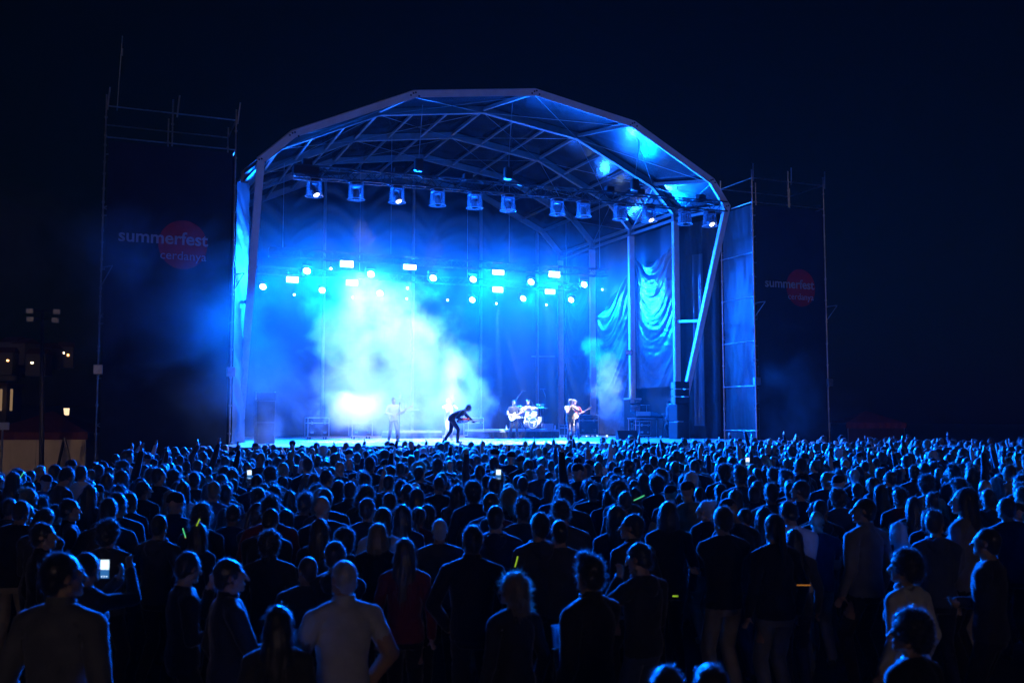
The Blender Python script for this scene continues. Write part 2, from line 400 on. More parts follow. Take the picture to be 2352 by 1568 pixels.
d = MB(); d.grid(backfn, 150, 80); part('back_tarp', d, 'tarp_back', smooth=True)
for px in (747, 951, 1106, 1235):
    p = onv(px, 520, 17.3); zt = rooftop(p.x)
    d = MB(); d.box((p.x, 17.4, (FL + zt) / 2), (0.14, 0.16, zt - FL - .2)); part('back_post', d, 'alu')
d = MB(); q0 = onv(1222, 818, 17.2); q1 = onv(1275, 818, 17.2); d.beam((q0.x, 17.25, q0.z), (q1.x, 17.25, q1.z), 0.08, 0.1); part('back_rail', d, 'alu')

# wing curtains joining stage and towers
def wing(u0, v0, u1, v1, z0, zt0, zt1, amp, freq, seed, nu=60, horiz=False):
    n_ = Vector((v1 - v0, -(u1 - u0), 0)).normalized()
    def fn(a, b):
        z = z0 + (zt0 + (zt1 - zt0) * a - z0) * b
        f = amp * math.sin(a * freq + 0.8 * mnoise.noise(Vector((a * 3, z * .5, seed)))) * (0.4 + .6 * abs(mnoise.noise(Vector((a * 4, z * .3, seed)))))
        if horiz: f = amp * 2.2 * mnoise.noise(Vector((a * 1.5, z * 2.6 + a * 2.0, seed))) * min(1, 4 * min(a + .05, 1.05 - a))
        p = Vector((u0 + (u1 - u0) * a, v0 + (v1 - v0) * a, z)); return p + n_ * f
    mb = MB(); mb.grid(fn, nu, 60); return mb
part('wing_curtain', wing(-10.98, 0.3, -10.02, 4.12, 0.2, 11.2, 12.0, 0.06, 8, 3, horiz=True), 'tarp_wing', smooth=True)
part('wing_curtain', wing(10.45, 4.6, 11.5, 2.6, 0.2, 12.0, 12.0, 0.1, 22, 5), 'curtain_dark', smooth=True)
part('wing_strip', wing(10.78, 3.75, 11.02, 3.2, 2.2, 10.4, 10.4, 0.06, 9, 6, nu=24), 'tarp_gloss', smooth=True)

# ------------------------------------------------------------------ scaffold towers with banners
def text_mesh(body, size, bold, mat):
    cu = bpy.data.curves.new('lettering', 'FONT'); cu.body = body; cu.size = size; cu.offset = bold; cu.extrude = 0.004; cu.resolution_u = 4
    o = bpy.data.objects.new('lettering', cu); COL.objects.link(o)
    dg = bpy.context.evaluated_depsgraph_get(); me = bpy.data.meshes.new_from_object(o.evaluated_get(dg)); bpy.data.objects.remove(o)
    me.materials.clear(); me.materials.append(MATS[mat]); return me
def fit_text(body, bold, u0, u1, zbase, v, mat, parent):
    me = text_mesh(body, 1.0, bold, mat); xs = [q.co.x for q in me.vertices]; k = (u1 - u0) / (max(xs) - min(xs)); x0 = min(xs)
    for q in me.vertices:
        x, y, z = q.co; q.co = (u0 + (x - x0) * k - parent.location.x, v - z * 1 - parent.location.y, zbase + y * k - parent.location.z)
    return link('lettering', me, parent)
def tower(u0, u1, side, label):
    t = thing('scaffold_tower', label, 'tower', ((u0 + u1) / 2, 1.1, 0)); D_ = 2.45; H = 13.45
    P_ = lambda n_, mb, m_, sm=False: part(n_, mb, m_, t, sm)
    um = (u0 + u1) / 2
    for u in (u0, um, u1):
        for v in (0, D_):
            if u == um and v == 0: z0 = 12.2
            else: z0 = 0
            d = MB(); d.tube((u, v, z0), (u, v, H + 0.35 + 0.1 * (u == um)), 0.03, 8)
            for z in np.arange(1.0, 13.5, 1.0):
                if z > z0: d.tube((u, v, z - 0.03), (u, v, z + 0.03), 0.05, 8)
            P_('upright', d, 'steel')
    for z in (H - 0.05, 12.3, 10, 8, 6, 4, 2):
        for v in (0.0, D_):
            if v == 0.0 and z < 12: continue
            d = MB(); d.tube((u0, v, z), (u1, v, z), 0.026, 8); P_('ledger', d, 'steel')
        for u in (u0, u1):
            d = MB(); d.tube((u, 0, z), (u, D_, z), 0.026, 8); P_('transom', d, 'steel')
    for k in range(6):
        d = MB(); z = 0.3 + 2 * k
        a, b = (u0, u1) if k % 2 else (u1, u0); d.tube((a, D_ + .05, z), (b, D_ + .05, z + 2), 0.024, 6); P_('diagonal', d, 'steel')
    for u in (u0, um + .1, u1):                       # stub brackets on top
        d = MB(); d.tube((u + .04, -.05, H - .2), (u - .1 * side, -0.25, H + 0.55), 0.03, 6); P_('top_bracket', d, 'steel')
    for u, sg in ((u0, -1), (u1, 1)):                 # wind brackets
        d = MB(); d.tube((u, 0, 7.7), (u + .35, -.35, 7.75), 0.02, 6).tube((u + .35, -.35, 7.75), (u, 0, 7.05), 0.02, 6); P_('wind_bracket', d, 'steel')
        d = MB(); d.rbox((u, -.1, 4.2), (0.3, 0.2, 0.34), 0.02); P_('junction_box', d, 'steel')
    def bf(a, b):
        u = u0 + 0.12 + (u1 - u0 - 0.24) * a; z = 0.25 + 11.9 * b
        return (u, -0.06 - 0.05 * math.sin(math.pi * a) + 0.06 * mnoise.noise(Vector((u * .6, z * .4, side))) + .012 * mnoise.noise(Vector((u * 2.0, z * .8, side + 4))), z)
    d = MB(); d.grid(bf, 44, 96); bn = P_('banner', d, 'banner', True)
    bn['label'] = 'dark mesh banner with white festival lettering over a red disc'
    # lettering and disc hang just proud of the cloth
    if side < 0: c, txt, tx2 = (-12.85, 8.66), (-14.98, -12.0, 8.66), (-13.6, -12.05, 8.12)
    else: c, txt, tx2 = (14.1, 8.5), (12.12, 14.86, 8.46), (13.35, 14.8, 7.95)
    def by(u, z, o_): a_ = (u - u0 - .12) / (u1 - u0 - .24); return bf(a_, (z - .25) / 11.9)[1] - o_
    dm = MB(); n = 48; rr = [0.001] + [.1 * k for k in range(1, 11)]
    dm.rings([[(c[0] + .83 * q_ * math.cos(2 * math.pi * k / n), by(c[0] + .83 * q_ * math.cos(2 * math.pi * k / n), c[1] + .87 * q_ * math.sin(2 * math.pi * k / n), .02), c[1] + .87 * q_ * math.sin(2 * math.pi * k / n)) for k in range(n)] for q_ in rr], cap=False)
    link('red_disc', dm.mesh('red_disc', 'banner_red', org=t.location), t)
    for body_, bold, tx in (('summerfest', 0.018, txt), ('cerdanya', 0.0, tx2)):
        l_ = fit_text(body_, bold, tx[0], tx[1], tx[2], -0.2, 'banner_white', t)
        for q_ in l_.data.vertices: q_.co.y = by(q_.co.x + t.location.x, q_.co.z + t.location.z, .045) + q_.co.y + 0.2
    # cloth on the stage side
    uu = u1 if side < 0 else u0
    def sf(a, b):
        v = 0.08 + (D_ - .16) * a; z = 0.2 + 12.0 * b
        return (uu + 0.02 * side + 0.05 * mnoise.noise(Vector((v * 2.2, z * .7 - v * .8, side * 3))) + .03 * mnoise.noise(Vector((v * 6, z * 1.2, 4))), v, z)
    d = MB(); d.grid(sf, 30, 90); P_('side_cloth', d, 'tarp_wing', True)
    return t
tl = tower(-15.5, -11.1, -1, 'tall scaffold tower with dark banner left of the stage')
tr = tower(11.58, 15.6, 1, 'scaffold tower with dark banner right of the stage')
d = MB(); d.tube((-15.15, 0.1, 13.3), (-15.05, 0.1, 16.0), 0.02, 6).tube((-15.05, .1, 15.3), (-15.05, .1, 15.55), 0.04, 6); part('antenna_mast', d, 'steel', tl)

# ------------------------------------------------------------------ trusses
def truss(name, label, p0, p1, s, mat, parts=()):
    p0, p1 = Vector(p0), Vector(p1); t = thing(name, label, 'truss', (p0 + p1) / 2); d = (p1 - p0); L = d.length; d.normalize()
    sx = Vector((0, 1, 0)) * s / 2; sz = Vector((0, 0, 1)) * s / 2
    ch = [sx + sz, sx - sz, -sx - sz, -sx + sz]
    for c in ch:
        m = MB(); m.tube(p0 + c, p1 + c, 0.032, 8); part('chord', m, mat, t)
    n = int(L / s); m = MB()
    for i in range(n):
        a, b = p0 + d * (L * i / n), p0 + d * (L * (i + 1) / n)
        for k in range(4):
            c0, c1 = ch[k], ch[(k + 1) % 4]
            (m.tube(a + c0, b + c1, 0.015, 5) if i % 2 else m.tube(a + c1, b + c0, 0.015, 5))
        if i % 4 == 0:
            for k in range(4): m.tube(a + ch[k], a + ch[(k + 1) % 4], 0.013, 5)
    part('lacing', m, mat, t); return t
FT0, FT1 = Vector((-8.95, 0.0, 11.72)), Vector((10.1, 0.0, 11.92))
ft = truss('lighting_truss', 'black lighting truss carrying twelve domed lights under the front arch', FT0, FT1, 0.42, 'truss_black')
def ftz(u): return FT0.z + (FT1.z - FT0.z) * (u - FT0.x) / (FT1.x - FT0.x)
d = MB(); d.rbox((-8.55, 0, 11.75), (0.95, 0.5, 0.34), 0.03); part('end_box', d, 'black_metal', ft)
d = MB(); d.box((-8.55, -.2, 11.5), (1.0, 0.03, 0.03)).box((-8.55, -.2, 11.36), (1.0, 0.03, 0.03)).box((-9.03, -.2, 11.43), (0.04, 0.03, 0.14)).box((-8.4, -.2, 11.43), (0.04, 0.03, 0.14)); part('end_bracket', d, 'case_edge', ft)
for px in (705, 916, 1075, 1400, 1470, 1610):           # motor boxes on top of the truss
    p = onv(px, 400, 0); h = MB(); h.rbox((p.x, 0.02, ftz(p.x) + 0.36), (0.36, 0.3, 0.26), 0.03); part('motor_box', h, 'black_metal', ft)
for px in (960, 1165, 1455):                             # chain hoists
    p = onv(px, 390, 0); u = p.x; zt = [15.3 - .14 * abs(u) * .6]; h = MB()
    h.rbox((u, -0.1, ftz(u) + 0.62), (0.34, 0.3, 0.5), 0.05); ho = part('chain_hoist', h, 'black_plastic', ft)
    fz = 15.2 - max(0, abs(u) - 0.2) * 0.135 if abs(u) < 4.7 else 14.7 - (abs(u) - 4.7) * 0.42
    c = MB(); c.tube((u, -0.1, ftz(u) + 0.85), (u, -0.55, fz), 0.014, 5); part('chain', c, 'steel', ft)
NT = truss('lighting_truss', 'upper black truss with lit strobes across mid stage', (-8.6, 8.0, 9.95), (8.4, 8.0, 9.95), 0.36, 'truss_black')
BT = truss('lighting_truss', 'rear black truss low before the back tarp with lit lamps', (-9.6, 14.0, 10.0), (9.6, 14.0, 10.0), 0.36, 'truss_black')
for t, u_ in ((NT, (-8, -3, 3, 8)), (BT, (-9, -3, 3, 9))):
    for u in u_:
        c = MB(); c.tube((u, t.location.y, 10.2), (u, t.location.y, rooftop(u) - 0.1), 0.014, 5); part('chain', c, 'steel', t)

# ------------------------------------------------------------------ stage lights
dome_m = clear_plastic('rain_dome', dif=0.17)
LENS_W = E('lens_white', (1.0, 0.92, 0.85), 8)
LENS_B = E('lens_blue', (0.5, 0.8, 1.0), 12)
M('lens_off', (0.02, 0.025, 0.03), 0.08, spec=1)
domes = [722, 818, 912, 1005, 1090, 1167, 1280, 1340, 1424, 1490, 1572, 1629]
lit = {0: (0.55, -0.55), 2: (0.4, -.5), 9: (0.3, -.6), 11: (0.1, -.7)}
def TP(px, py, dz=1.2): return onz(px, py, FL) + Vector((0, 0, dz))
# target, power, cone, colour
AIM = {0: ((-5.6, 3.2, 4.0), 15000, 40, (0.95, 0.95, 1)), 1: ((-4.4, 4.4, 7.2), 24000, 44, (0.95, 0.95, 1)), 2: (onv(812, 950, 2.2), 28000, 18, (0.85, 0.92, 1)), 3: ((-2.2, 4, 4.0), 14000, 42, (0.95, 0.95, 1)), 9: ((-2.5, -0.5, 1.6), 30000, 60, (0.6, 0.8, 1)), 4: (TP(1030, 1011), 60000, 9, (0.8, 0.9, 1)),
       5: ((4.1, 8.2, 2.8), 60000, 11, (0.8, 0.9, 1)), 6: (TP(1180, 1007), 40000, 8, (0.75, 0.88, 1)), 7: (TP(1310, 1013), 40000, 8, (1, 0.86, 0.72)), 8: (TP(1322, 1008), 34000, 8, (0.9, 0.9, 1)), 10: ((8.8, 8.6, 4.2), 26000, 15, (0.8, 0.9, 1)), 11: (TP(1310, 1013, 1.0), 46000, 9, (1, 0.72, 0.5))}
for i, px in enumerate(domes):
    p = onv(px, 430, 0); u = p.x; z = ftz(u) - 0.22
    t = thing('moving_head_light', f'{ORD[i]} domed moving-head light from the left on the front truss', 'stage light', (u, 0, z), group='domed lights on the front truss')
    L = lambda n_, mb, m_, par=None, sm=False: link(n_, mb.mesh(n_, m_, sm), par or t)
    L('clamp', MB().box((-.1, 0, 0.05), (0.05, 0.1, 0.12)).box((.1, 0, 0.05), (0.05, 0.1, 0.12)).rbox((0, 0, -0.08), (0.42, 0.36, 0.16), 0.03), 'black_plastic')
    tilt = lit[i][1] if i in lit else rnd.uniform(-.3, .9)
    pan = rnd.uniform(-.6, .6) if i not in lit else lit[i][0]
    q = Matrix.Rotation(pan, 3, 'Z')
    yk = MB()
    for s in (-1, 1): yk.box(q @ Vector((s * 0.16, 0, -0.33)), (0.045, 0.09, 0.34), q)
    yk.box((0, 0, -0.18), (0.36, 0.1, 0.05), q); yo = L('yoke', yk, 'black_plastic')
    hr = q @ Matrix.Rotation(tilt, 3, 'X'); hd = MB()
    hd.lathe((0, 0, -0.44), [(0.02, 0.17), (0.1, 0.16), (0.125, 0.08), (0.125, -0.1), (0.14, -0.18), (0.135, -0.24), (0.01, -0.235)], 18, hr); L('head', hd, 'black_plastic', None, True)
    ln = MB(); ln.lathe((0, 0, -0.44), [(0.001, -0.242), (0.11, -0.242), (0.115, -0.236)], 18, hr); L('lens', ln, LENS_W if i in lit else 'lens_off', yo)
    dm = MB(); dm.lathe((0, 0, 0), [(0.05, 0.0), (0.26, -0.01), (0.275, -0.06), (0.285, -0.3), (0.30, -0.58), (0.325, -0.66), (0.335, -0.68)], 32); do = L('rain_dome', dm, dome_m, None, True)
    if i == 0: clear_plastic('dome_rim_plastic', (0.6, 0.7, 0.8), 0.85)
    for rr, zz, r_ in ((0.336, -0.68, 0.011), (0.275, -0.04, 0.012)):
        rm = MB(); rm.rings([[Vector(((rr + r_ * math.cos(b)) * math.cos(a), (rr + r_ * math.cos(b)) * math.sin(a), zz + r_ * math.sin(b))) for b in (0, 2.1, 4.2)] for a in (2 * math.pi * k / 36 for k in range(37))], cap=False)
        L('dome_rim', rm, 'dome_rim_plastic', do, True)
    base = Vector((u, 0, z - 0.44)); 
    if i in AIM:
        tg, pw, cone, cl = AIM[i]; tg = Vector(tg); dr = (tg - base).normalized()
        light('SPOT', 'spot_beam', base + dr * 0.5 + Vector((0, .1, -.3)), pw, cl, t, tg, 0.15, cone, 1.0)
    if i in lit:
        dr = (hr @ Vector((0, 0, -1))); light('SPOT', 'spot_beam', base + dr * 0.3, 500, (1, .95, .9), t, base + dr * 5, 0.1, 30, 0.5)

# lamp positions read off the photograph, on the truss planes
STROBE = [((797, 606), 8), ((942, 612), 8), ((1145, 624), 8), ((1274, 630), 8), ((672, 642), 14), ((809, 649), 14), ((1144, 665), 14), ((1264, 669), 14)]
WASH = [((705, 624), 8), ((852, 631), 8), ((995, 640), 8), ((1087, 643), 8), ((1220, 649), 8), ((1342, 655), 8), ((604, 660), 14), ((740, 668), 14), ((873, 675), 14), ((1085, 690), 14), ((1202, 687), 14), ((1312, 690), 14)]
DOT = [((676, 677), 14), ((810, 683), 14), ((934, 686), 14), ((1028, 689), 14), ((1140, 697), 14), ((1255, 700), 14), ((1384, 665), 13), ((760, 617), 8), ((936, 662), 8)]
STROBE.sort(key=lambda s: (s[1], s[0][0])); WASH.sort(key=lambda s: (s[1], s[0][0])); DOT.sort(key=lambda s: s[0][0])
cnt = {}
def rowname(v): return 'upper' if v == 8 else 'rear'
def wordn(k, key): cnt[key] = cnt.get(key, -1) + 1; return ORD[cnt[key]]
P_STROBE, P_WASH, P_DOT = 16000, 30000, 700
for (px, v) in STROBE:
    p = onv(*px, v); t = thing('strobe_light', f'{wordn(0, ("s", v))} glowing rectangular strobe from left on the {rowname(v)} truss', 'stage light', p, group='lit strobes over the stage')
    L = lambda n_, mb, m_, par=None: link(n_, mb.mesh(n_, m_), par or t)
    L('housing', MB().rbox((0, 0.12, 0), (0.66, 0.16, 0.34), 0.03), 'black_plastic'); L('lens', MB().rbox((0, 0.03, 0), (0.6, 0.03, 0.28), 0.01), LENS_B)
    zz = 9.8 - p.z if v == 8 else 9.85 - p.z
    L('bracket', MB().tube((0, .16, 0.15), (0, .16, max(0.25, zz)), 0.02, 6).tube((-.36, .14, 0), (-.36, .14, .22), 0.015, 6).tube((.36, .14, 0), (.36, .14, .22), 0.015, 6).tube((-.36, .14, .22), (.36, .14, .22), 0.015, 6), 'black_metal')
    light('SPOT', 'strobe_glow', p + Vector((0, -0.12, 0)), P_STROBE, (0.004, 0.105, 1.0), t, (p.x * 0.7, -22, -6), 0.12, 128, 0.7)
for (px, v) in WASH:
    p = onv(*px, v); t = thing('wash_light', f'{wordn(0, ("w", v))} glowing round wash light from left on the {rowname(v)} truss', 'stage light', p, group='lit round lamps over the stage')
    L = lambda n_, mb, m_, par=None, sm=False: link(n_, mb.mesh(n_, m_, sm), par or t)
    q = Matrix.Rotation(R(70), 3, 'X')
    L('head', MB().lathe((0, 0.05, 0.02), [(0.02, -.22), (0.12, -.2), (0.17, -0.05), (0.185, 0.04), (0.17, 0.045)], 18, q), 'black_plastic', None, True)
    L('lens', MB().lathe((0, 0.05, 0.02), [(0.001, 0.04), (0.165, 0.038)], 18, q), LENS_B)
    zz = 9.8 - p.z if v == 8 else 9.85 - p.z
    L('yoke', MB().box((-.22, .08, .12), (.04, .08, .34)).box((.22, .08, .12), (.04, .08, .34)).rbox((0, .08, .32), (.46, .2, .1), .02).tube((0, .08, .35), (0, .08, max(.4, zz)), .02, 6), 'black_plastic')
    tgt = Vector((p.x * 0.55 + 0.4 * (p.x - CAMPOS.x) * 0, -16, 0.5))
    if v == 8: light('SPOT', 'wash_glow', p + Vector((0, -0.2, -0.05)), P_WASH * 2.1, BLUE, t, (p.x * 1.3 - 5, -31, 1.2), 0.12, 50, 1.0)
    else: light('SPOT', 'wash_glow', p + Vector((0, -0.2, -0.05)), P_WASH, BLUE, t, tgt, 0.12, 96, 0.8)
for i, (px, v) in enumerate(DOT):
    p = onv(*px, v); t = thing('beam_light', f'{ORD[i]} small bright beam light from the left below the rear lamps', 'stage light', p, group='small beam lights over the stage')
    L = lambda n_, mb, m_, par=None, sm=False: link(n_, mb.mesh(n_, m_, sm), par or t)
    L('head', MB().lathe((0, 0.08, 0.04), [(0.01, -.12), (0.07, -.11), (0.075, 0.05), (0.06, 0.05)], 12, Matrix.Rotation(R(60), 3, 'X')), 'black_plastic', None, True)
    L('lens', MB().ell((0, 0.0, 0.0), (0.06, 0.05, 0.06), None, 10, 6), LENS_B, None, True)
    zz = (9.8 if v == 8 else 9.85) - p.z
    L('hanger', MB().tube((0, .1, .05), (0, .1, max(.3, zz)), .015, 6), 'black_metal')
    if px[0] in (1140, 1255): 
        for dx in (-1.1, 1.0): light('SPOT', 'beam_glow', p + Vector((0, -.08, -.06)), 200000, (0.2, 0.55, 1), t, (p.x + dx * 1.0, 10.5, FL), 0.02, 4.5, 0.4)
    elif px[0] == 1384: light('SPOT', 'beam_glow', p + Vector((0, -.08, -.06)), 14000, (0.05, 0.3, 1), t, (p.x + .6, 8.6, FL + 3), 0.02, 8, 0.4)

# ================================================================== PEOPLE
SKIN = [(0.42, 0.26, 0.19), (0.48, 0.31, 0.23), (0.33, 0.20, 0.14), (0.22, 0.13, 0.09)]
for i, c in enumerate(SKIN): M('skin%d' % i, c, 0.5, spec=0.45, var=0.06, vscale=30)
TOPS = {'black': (0.012, 0.012, 0.014), 'dark grey': (0.05, 0.05, 0.055), 'navy': (0.015, 0.02, 0.05), 'charcoal': (0.028, 0.028, 0.03), 'grey': (0.16, 0.16, 0.165), 'pale': (0.5, 0.5, 0.5), 'white': (0.7, 0.7, 0.7),
        'dark red': (0.16, 0.02, 0.025), 'olive': (0.20, 0.18, 0.12), 'denim': (0.05, 0.07, 0.12), 'dark green': (0.02, 0.035, 0.025), 'beige': (0.32, 0.27, 0.21)}
for k, c in TOPS.items(): M('cloth_' + k, c, 0.82, spec=0.3, var=0.15, vscale=9, bump=0.7, bscale=10, sheen=0.4)
HAIRC = {'dark': (0.03, 0.027, 0.025), 'brown': (0.06, 0.04, 0.028), 'fair': (0.22, 0.15, 0.08), 'white': (0.5, 0.5, 0.5)}
for k, c in HAIRC.items():
    m_ = M('hair_' + k, c, 0.38, spec=0.8, var=0.2, vscale=20, trans=0.32, sheen=0.6)
    next(n for n in m_.node_tree.nodes if n.type == 'BSDF_TRANSLUCENT').inputs[0].default_value = (*[min(.9, x * 2.5 + .22) for x in c], 1)
M('shoe', (0.03, 0.03, 0.03), 0.6)

def ik(a, t, l1, l2, pole):
    a, t, pole = Vector(a), Vector(t), Vector(pole); d = t - a; L = min(d.length, (l1 + l2) * 0.998)
    d.normalize(); t = a + d * L; x = (l1 * l1 - l2 * l2 + L * L) / (2 * L); h = math.sqrt(max(0, l1 * l1 - x * x))
    pl = (pole - d * pole.dot(d)).normalized(); return a + d * x + pl * h, t
def rc(mb, p0, r0, p1, r1, n=12, k=4):                    # round cone
    p0, p1 = Vector(p0), Vector(p1); d = (p1 - p0).normalized(); a = d.orthogonal().normalized(); b = d.cross(a); rg = []
    prof = [(-r0 * math.cos(R(90 * i / k)), r0 * math.sin(R(90 * i / k)), 0) for i in range(k)]
    L = (p1 - p0).length
    pr = [(-r0 * math.cos(R(90 * i / k)), max(1e-4, r0 * math.sin(R(90 * i / k)))) for i in range(k + 1)] + [(L + r1 * math.sin(R(90 * i / k)), max(1e-4, r1 * math.cos(R(90 * i / k)))) for i in range(k + 1)]
    for t, rr in pr: rg.append([p0 + d * t + a * (rr * math.cos(2 * math.pi * q / n)) + b * (rr * math.sin(2 * math.pi * q / n)) for q in range(n)])
    mb.rings(rg)
def hand(mb, wrist, dirv, palmn, curl, sc=1.0, spread=0.12, point=False, grip=False, side=1):
    """palm and five fingers; dirv along the hand, palmn out of the palm, curl 0..1"""
    d = Vector(dirv).normalized(); n = Vector(palmn); n = (n - d * n.dot(d)).normalized(); s = d.cross(n) * side
    w_ = Vector(wrist)
    q = Matrix((s, n, d)).transposed()
    mb.ell(w_ + d * 0.05 * sc, (0.042 * sc, 0.018 * sc, 0.056 * sc), q, 10, 7)
    for i, (o, l) in enumerate(((-0.03, 0.068), (-0.01, 0.078), (0.011, 0.072), (0.03, 0.056))):
        c = 0.05 if (point and i == 0) else (1.3 if point else curl)
        p = w_ + d * 0.088 * sc + s * o * sc; dd = (d + s * o * spread * 30).normalized()
        for k in range(3):
            ang = c * (0.75 + 0.25 * k); rot = Matrix.Rotation(-ang, 3, d.cross(n)) 
            dd = (rot @ dd); e = dd * l * sc * (0.42, 0.32, 0.28)[k]
            if (p + e - p).length > 0: rc(mb, p, 0.0095 * sc * (1 - .08 * k), p + e, 0.009 * sc * (1 - .1 * k), 6, 2); p = p + e
    t0 = w_ + d * 0.03 * sc - s * 0.035 * sc; t1 = t0 + (d * 0.6 - s * 0.75 + n * 0.35).normalized() * 0.042 * sc; t2 = t1 + (d * 0.9 - s * 0.2 + n * (0.5 + curl)).normalized() * 0.036 * sc
    rc(mb, t0, 0.013 * sc, t1, 0.011 * sc, 6, 2); rc(mb, t1, 0.011 * sc, t2, 0.0095 * sc, 6, 2)

PROTO = {}
def remesh(vs_, fs, voxel, smooth=4):
    me = bpy.data.meshes.new('tmp'); me.from_pydata(vs_, [], fs); o = bpy.data.objects.new('tmp', me); COL.objects.link(o)
    m = o.modifiers.new('r', 'REMESH'); m.mode = 'VOXEL'; m.voxel_size = voxel; m.adaptivity = 0
    s = o.modifiers.new('s', 'SMOOTH'); s.factor = 0.5; s.iterations = smooth
    dg = bpy.context.evaluated_depsgraph_get(); out = bpy.data.meshes.new_from_object(o.evaluated_get(dg)); bpy.data.objects.remove(o); bpy.data.meshes.remove(me); return out
def decimate(me, tris):
    n = sum(len(p.vertices) - 2 for p in me.polygons); o = bpy.data.objects.new('tmp', me); COL.objects.link(o)
    m = o.modifiers.new('d', 'DECIMATE'); m.ratio = min(1, tris / max(1, n))
    dg = bpy.context.evaluated_depsgraph_get(); out = bpy.data.meshes.new_from_object(o.evaluated_get(dg)); bpy.data.objects.remove(o); return out

def body(key, fem=False, lean=0.0, side=0.0, head=(0, 0), hr=None, hl=None, pr=None, pl=None, footr=(0.13, 0.03), footl=(-0.13, -0.02), hips=0.93, curl=0.45, kneep=(0, 1, 0),
         hdr=None, hdl=None, point=None, voxel=0.0115, tris=5200, sit=False, twist=0.0, pal=None, par=None, shirt_hem=0.86, hem_flare=1.0):
    """a standing figure facing +y, 1.75 m; hands and feet by position"""
    segs = {0: MB(), 1: MB(), 2: MB(), 3: MB(), 4: MB()}      # skin, top, forearm, trousers, shoes
    pelvis = Vector((0, 0, hips)); T = Matrix.Rotation(-lean, 3, 'X') @ Matrix.Rotation(side, 3, 'Y')
    def sp(z, y=0.0, x=0.0):                                    # a point given in upright spine coordinates
        h = z - 0.93; k = max(0, min(1, h / 0.3)); Tk = Matrix.Rotation(-lean * (0.35 + 0.65 * k), 3, 'X') @ Matrix.Rotation(side * k, 3, 'Y') @ Matrix.Rotation(twist * k, 3, 'Z')
        return pelvis + Tk @ Vector((x, y, h))
    sw = 0.168 if fem else 0.195
    prof = [(0.80, .135, .10), (0.845, .155, .112), (0.86, .165, .118), (0.95, .172, .122), (1.07, .135 if fem else .155, .10), (1.18, .142 if fem else .165, .108), (1.30, .155 if fem else .185, .118), (1.375, .15 if fem else .175, .108), (1.43, .11 if fem else .125, .088), (1.48, .068, .066), (1.505, .052, .056)]
    rg = []
    for z, rx, ry in prof: rg.append([sp(z, ry * math.sin(2 * math.pi * i / 20) * (1.0), rx * math.copysign(abs(math.cos(2 * math.pi * i / 20)) ** 0.85, math.cos(2 * math.pi * i / 20))) for i in range(20)])
    lower = [r_ for (z, _, _), r_ in zip(prof, rg) if z <= 0.85]; upper = [r_ for (z, _, _), r_ in zip(prof, rg) if z >= shirt_hem]
    segs[3].rings(lower); segs[1].rings(upper)
    if fem:
        for s in (-1, 1): segs[1].ell(sp(1.27, 0.085, s * 0.068), (0.062, 0.055, 0.062), None, 10, 7)
    # neck and head
    nb = sp(1.505, 0.0); npv = sp(1.525, 0.012); hp, hy = head
    HM = (Matrix.Rotation(-lean * 0.55, 3, 'X') @ Matrix.Rotation(hy, 3, 'Z') @ Matrix.Rotation(-hp, 3, 'X') @ Matrix.Rotation(side * .5, 3, 'Y'))
    rc(segs[0], nb, 0.062 if not fem else .053, npv + HM @ Vector((0, 0, .03)), 0.056 if not fem else .048)
    H = lambda x, y, z: npv + HM @ Vector((x, y, z))
    sk = segs[0]
    sk.ell(H(0, -.012, .135), (.075, .095, .094), HM, 18, 12); sk.ell(H(0, .032, .095), (.058, .066, .098), HM, 16, 12)
    rc(sk, H(-.018, .080, .020), .021, H(.018, .080, .020), .021, 8); rc(sk, H(-.05, .02, .045), .024, H(-.018, .07, .022), .02, 8); rc(sk, H(.05, .02, .045), .024, H(.018, .07, .022), .02, 8)
    rc(sk, H(0, .098, .122), .010, H(0, .126, .083), .0135, 8); rc(sk, H(-.03, .083, .138), .014, H(.03, .083, .138), .014, 8)
    rc(sk, H(-.014, .098, .052), .009, H(.014, .098, .052), .009, 6)
    for s in (-1, 1): sk.ell(H(s * .077, -.006, .105), (.011, .021, .031), HM, 8, 6)
    # shoulders and arms
    hands = {}; arms_ = []
    for s, tgt, pole, hdv, pa in ((1, hr, pr, hdr, par), (-1, hl, pl, hdl, pal)):
        sh = sp(1.385, -0.005, s * sw)
        rc(segs[1], sp(1.452, -.012, s * 0.045), 0.05, sh, 0.060)
        tg = Vector(tgt) if tgt is not None else sh + Vector((s * 0.075, 0.06, -0.50))
        el, wr = ik(sh, tg, 0.285, 0.255, pole or (s * 0.5, -1, -0.2))
        rc(segs[1], sh, 0.062 if not fem else .052, el, 0.047 if not fem else .041); rc(segs[2], el, 0.046 if not fem else .04, wr, 0.031 if not fem else .028)
        hd = Vector(hdv).normalized() if hdv else (wr - el).normalized()
        rc(segs[0], wr - hd * .03, .027, wr + hd * .02, .027, 8)
        hand(segs[0], wr, hd, pa or (-s * 1, 0.2, 0), 0.08 if point == s else curl, 0.95, 0.12, point=(point == s), side=s)
        hands[s] = (wr, hd); arms_.append((np.array(sh), np.array(el), np.array(wr)))
    # legs
    for s, ft in ((1, footr), (-1, footl)):
        hj = pelvis + Vector((s * 0.086, 0, -0.055)); an = Vector((ft[0], ft[1] - 0.03, 0.085 + (ft[2] if len(ft) > 2 else 0)))
        kn, an = ik(hj, an, 0.43, 0.42, kneep)
        rc(segs[3], hj, 0.084, kn, 0.063); rc(segs[3], kn, 0.062, an + Vector((0, 0, .02)), 0.05)
        fd = Vector((ft[0] * 0.6, 1, 0)).normalized()
        rc(segs[4], an + fd * -.03 + Vector((0, 0, -.045)), .038, an + fd * .15 + Vector((0, 0, -.052)), .032, 8)
    vs_, fs, tags = [], [], []
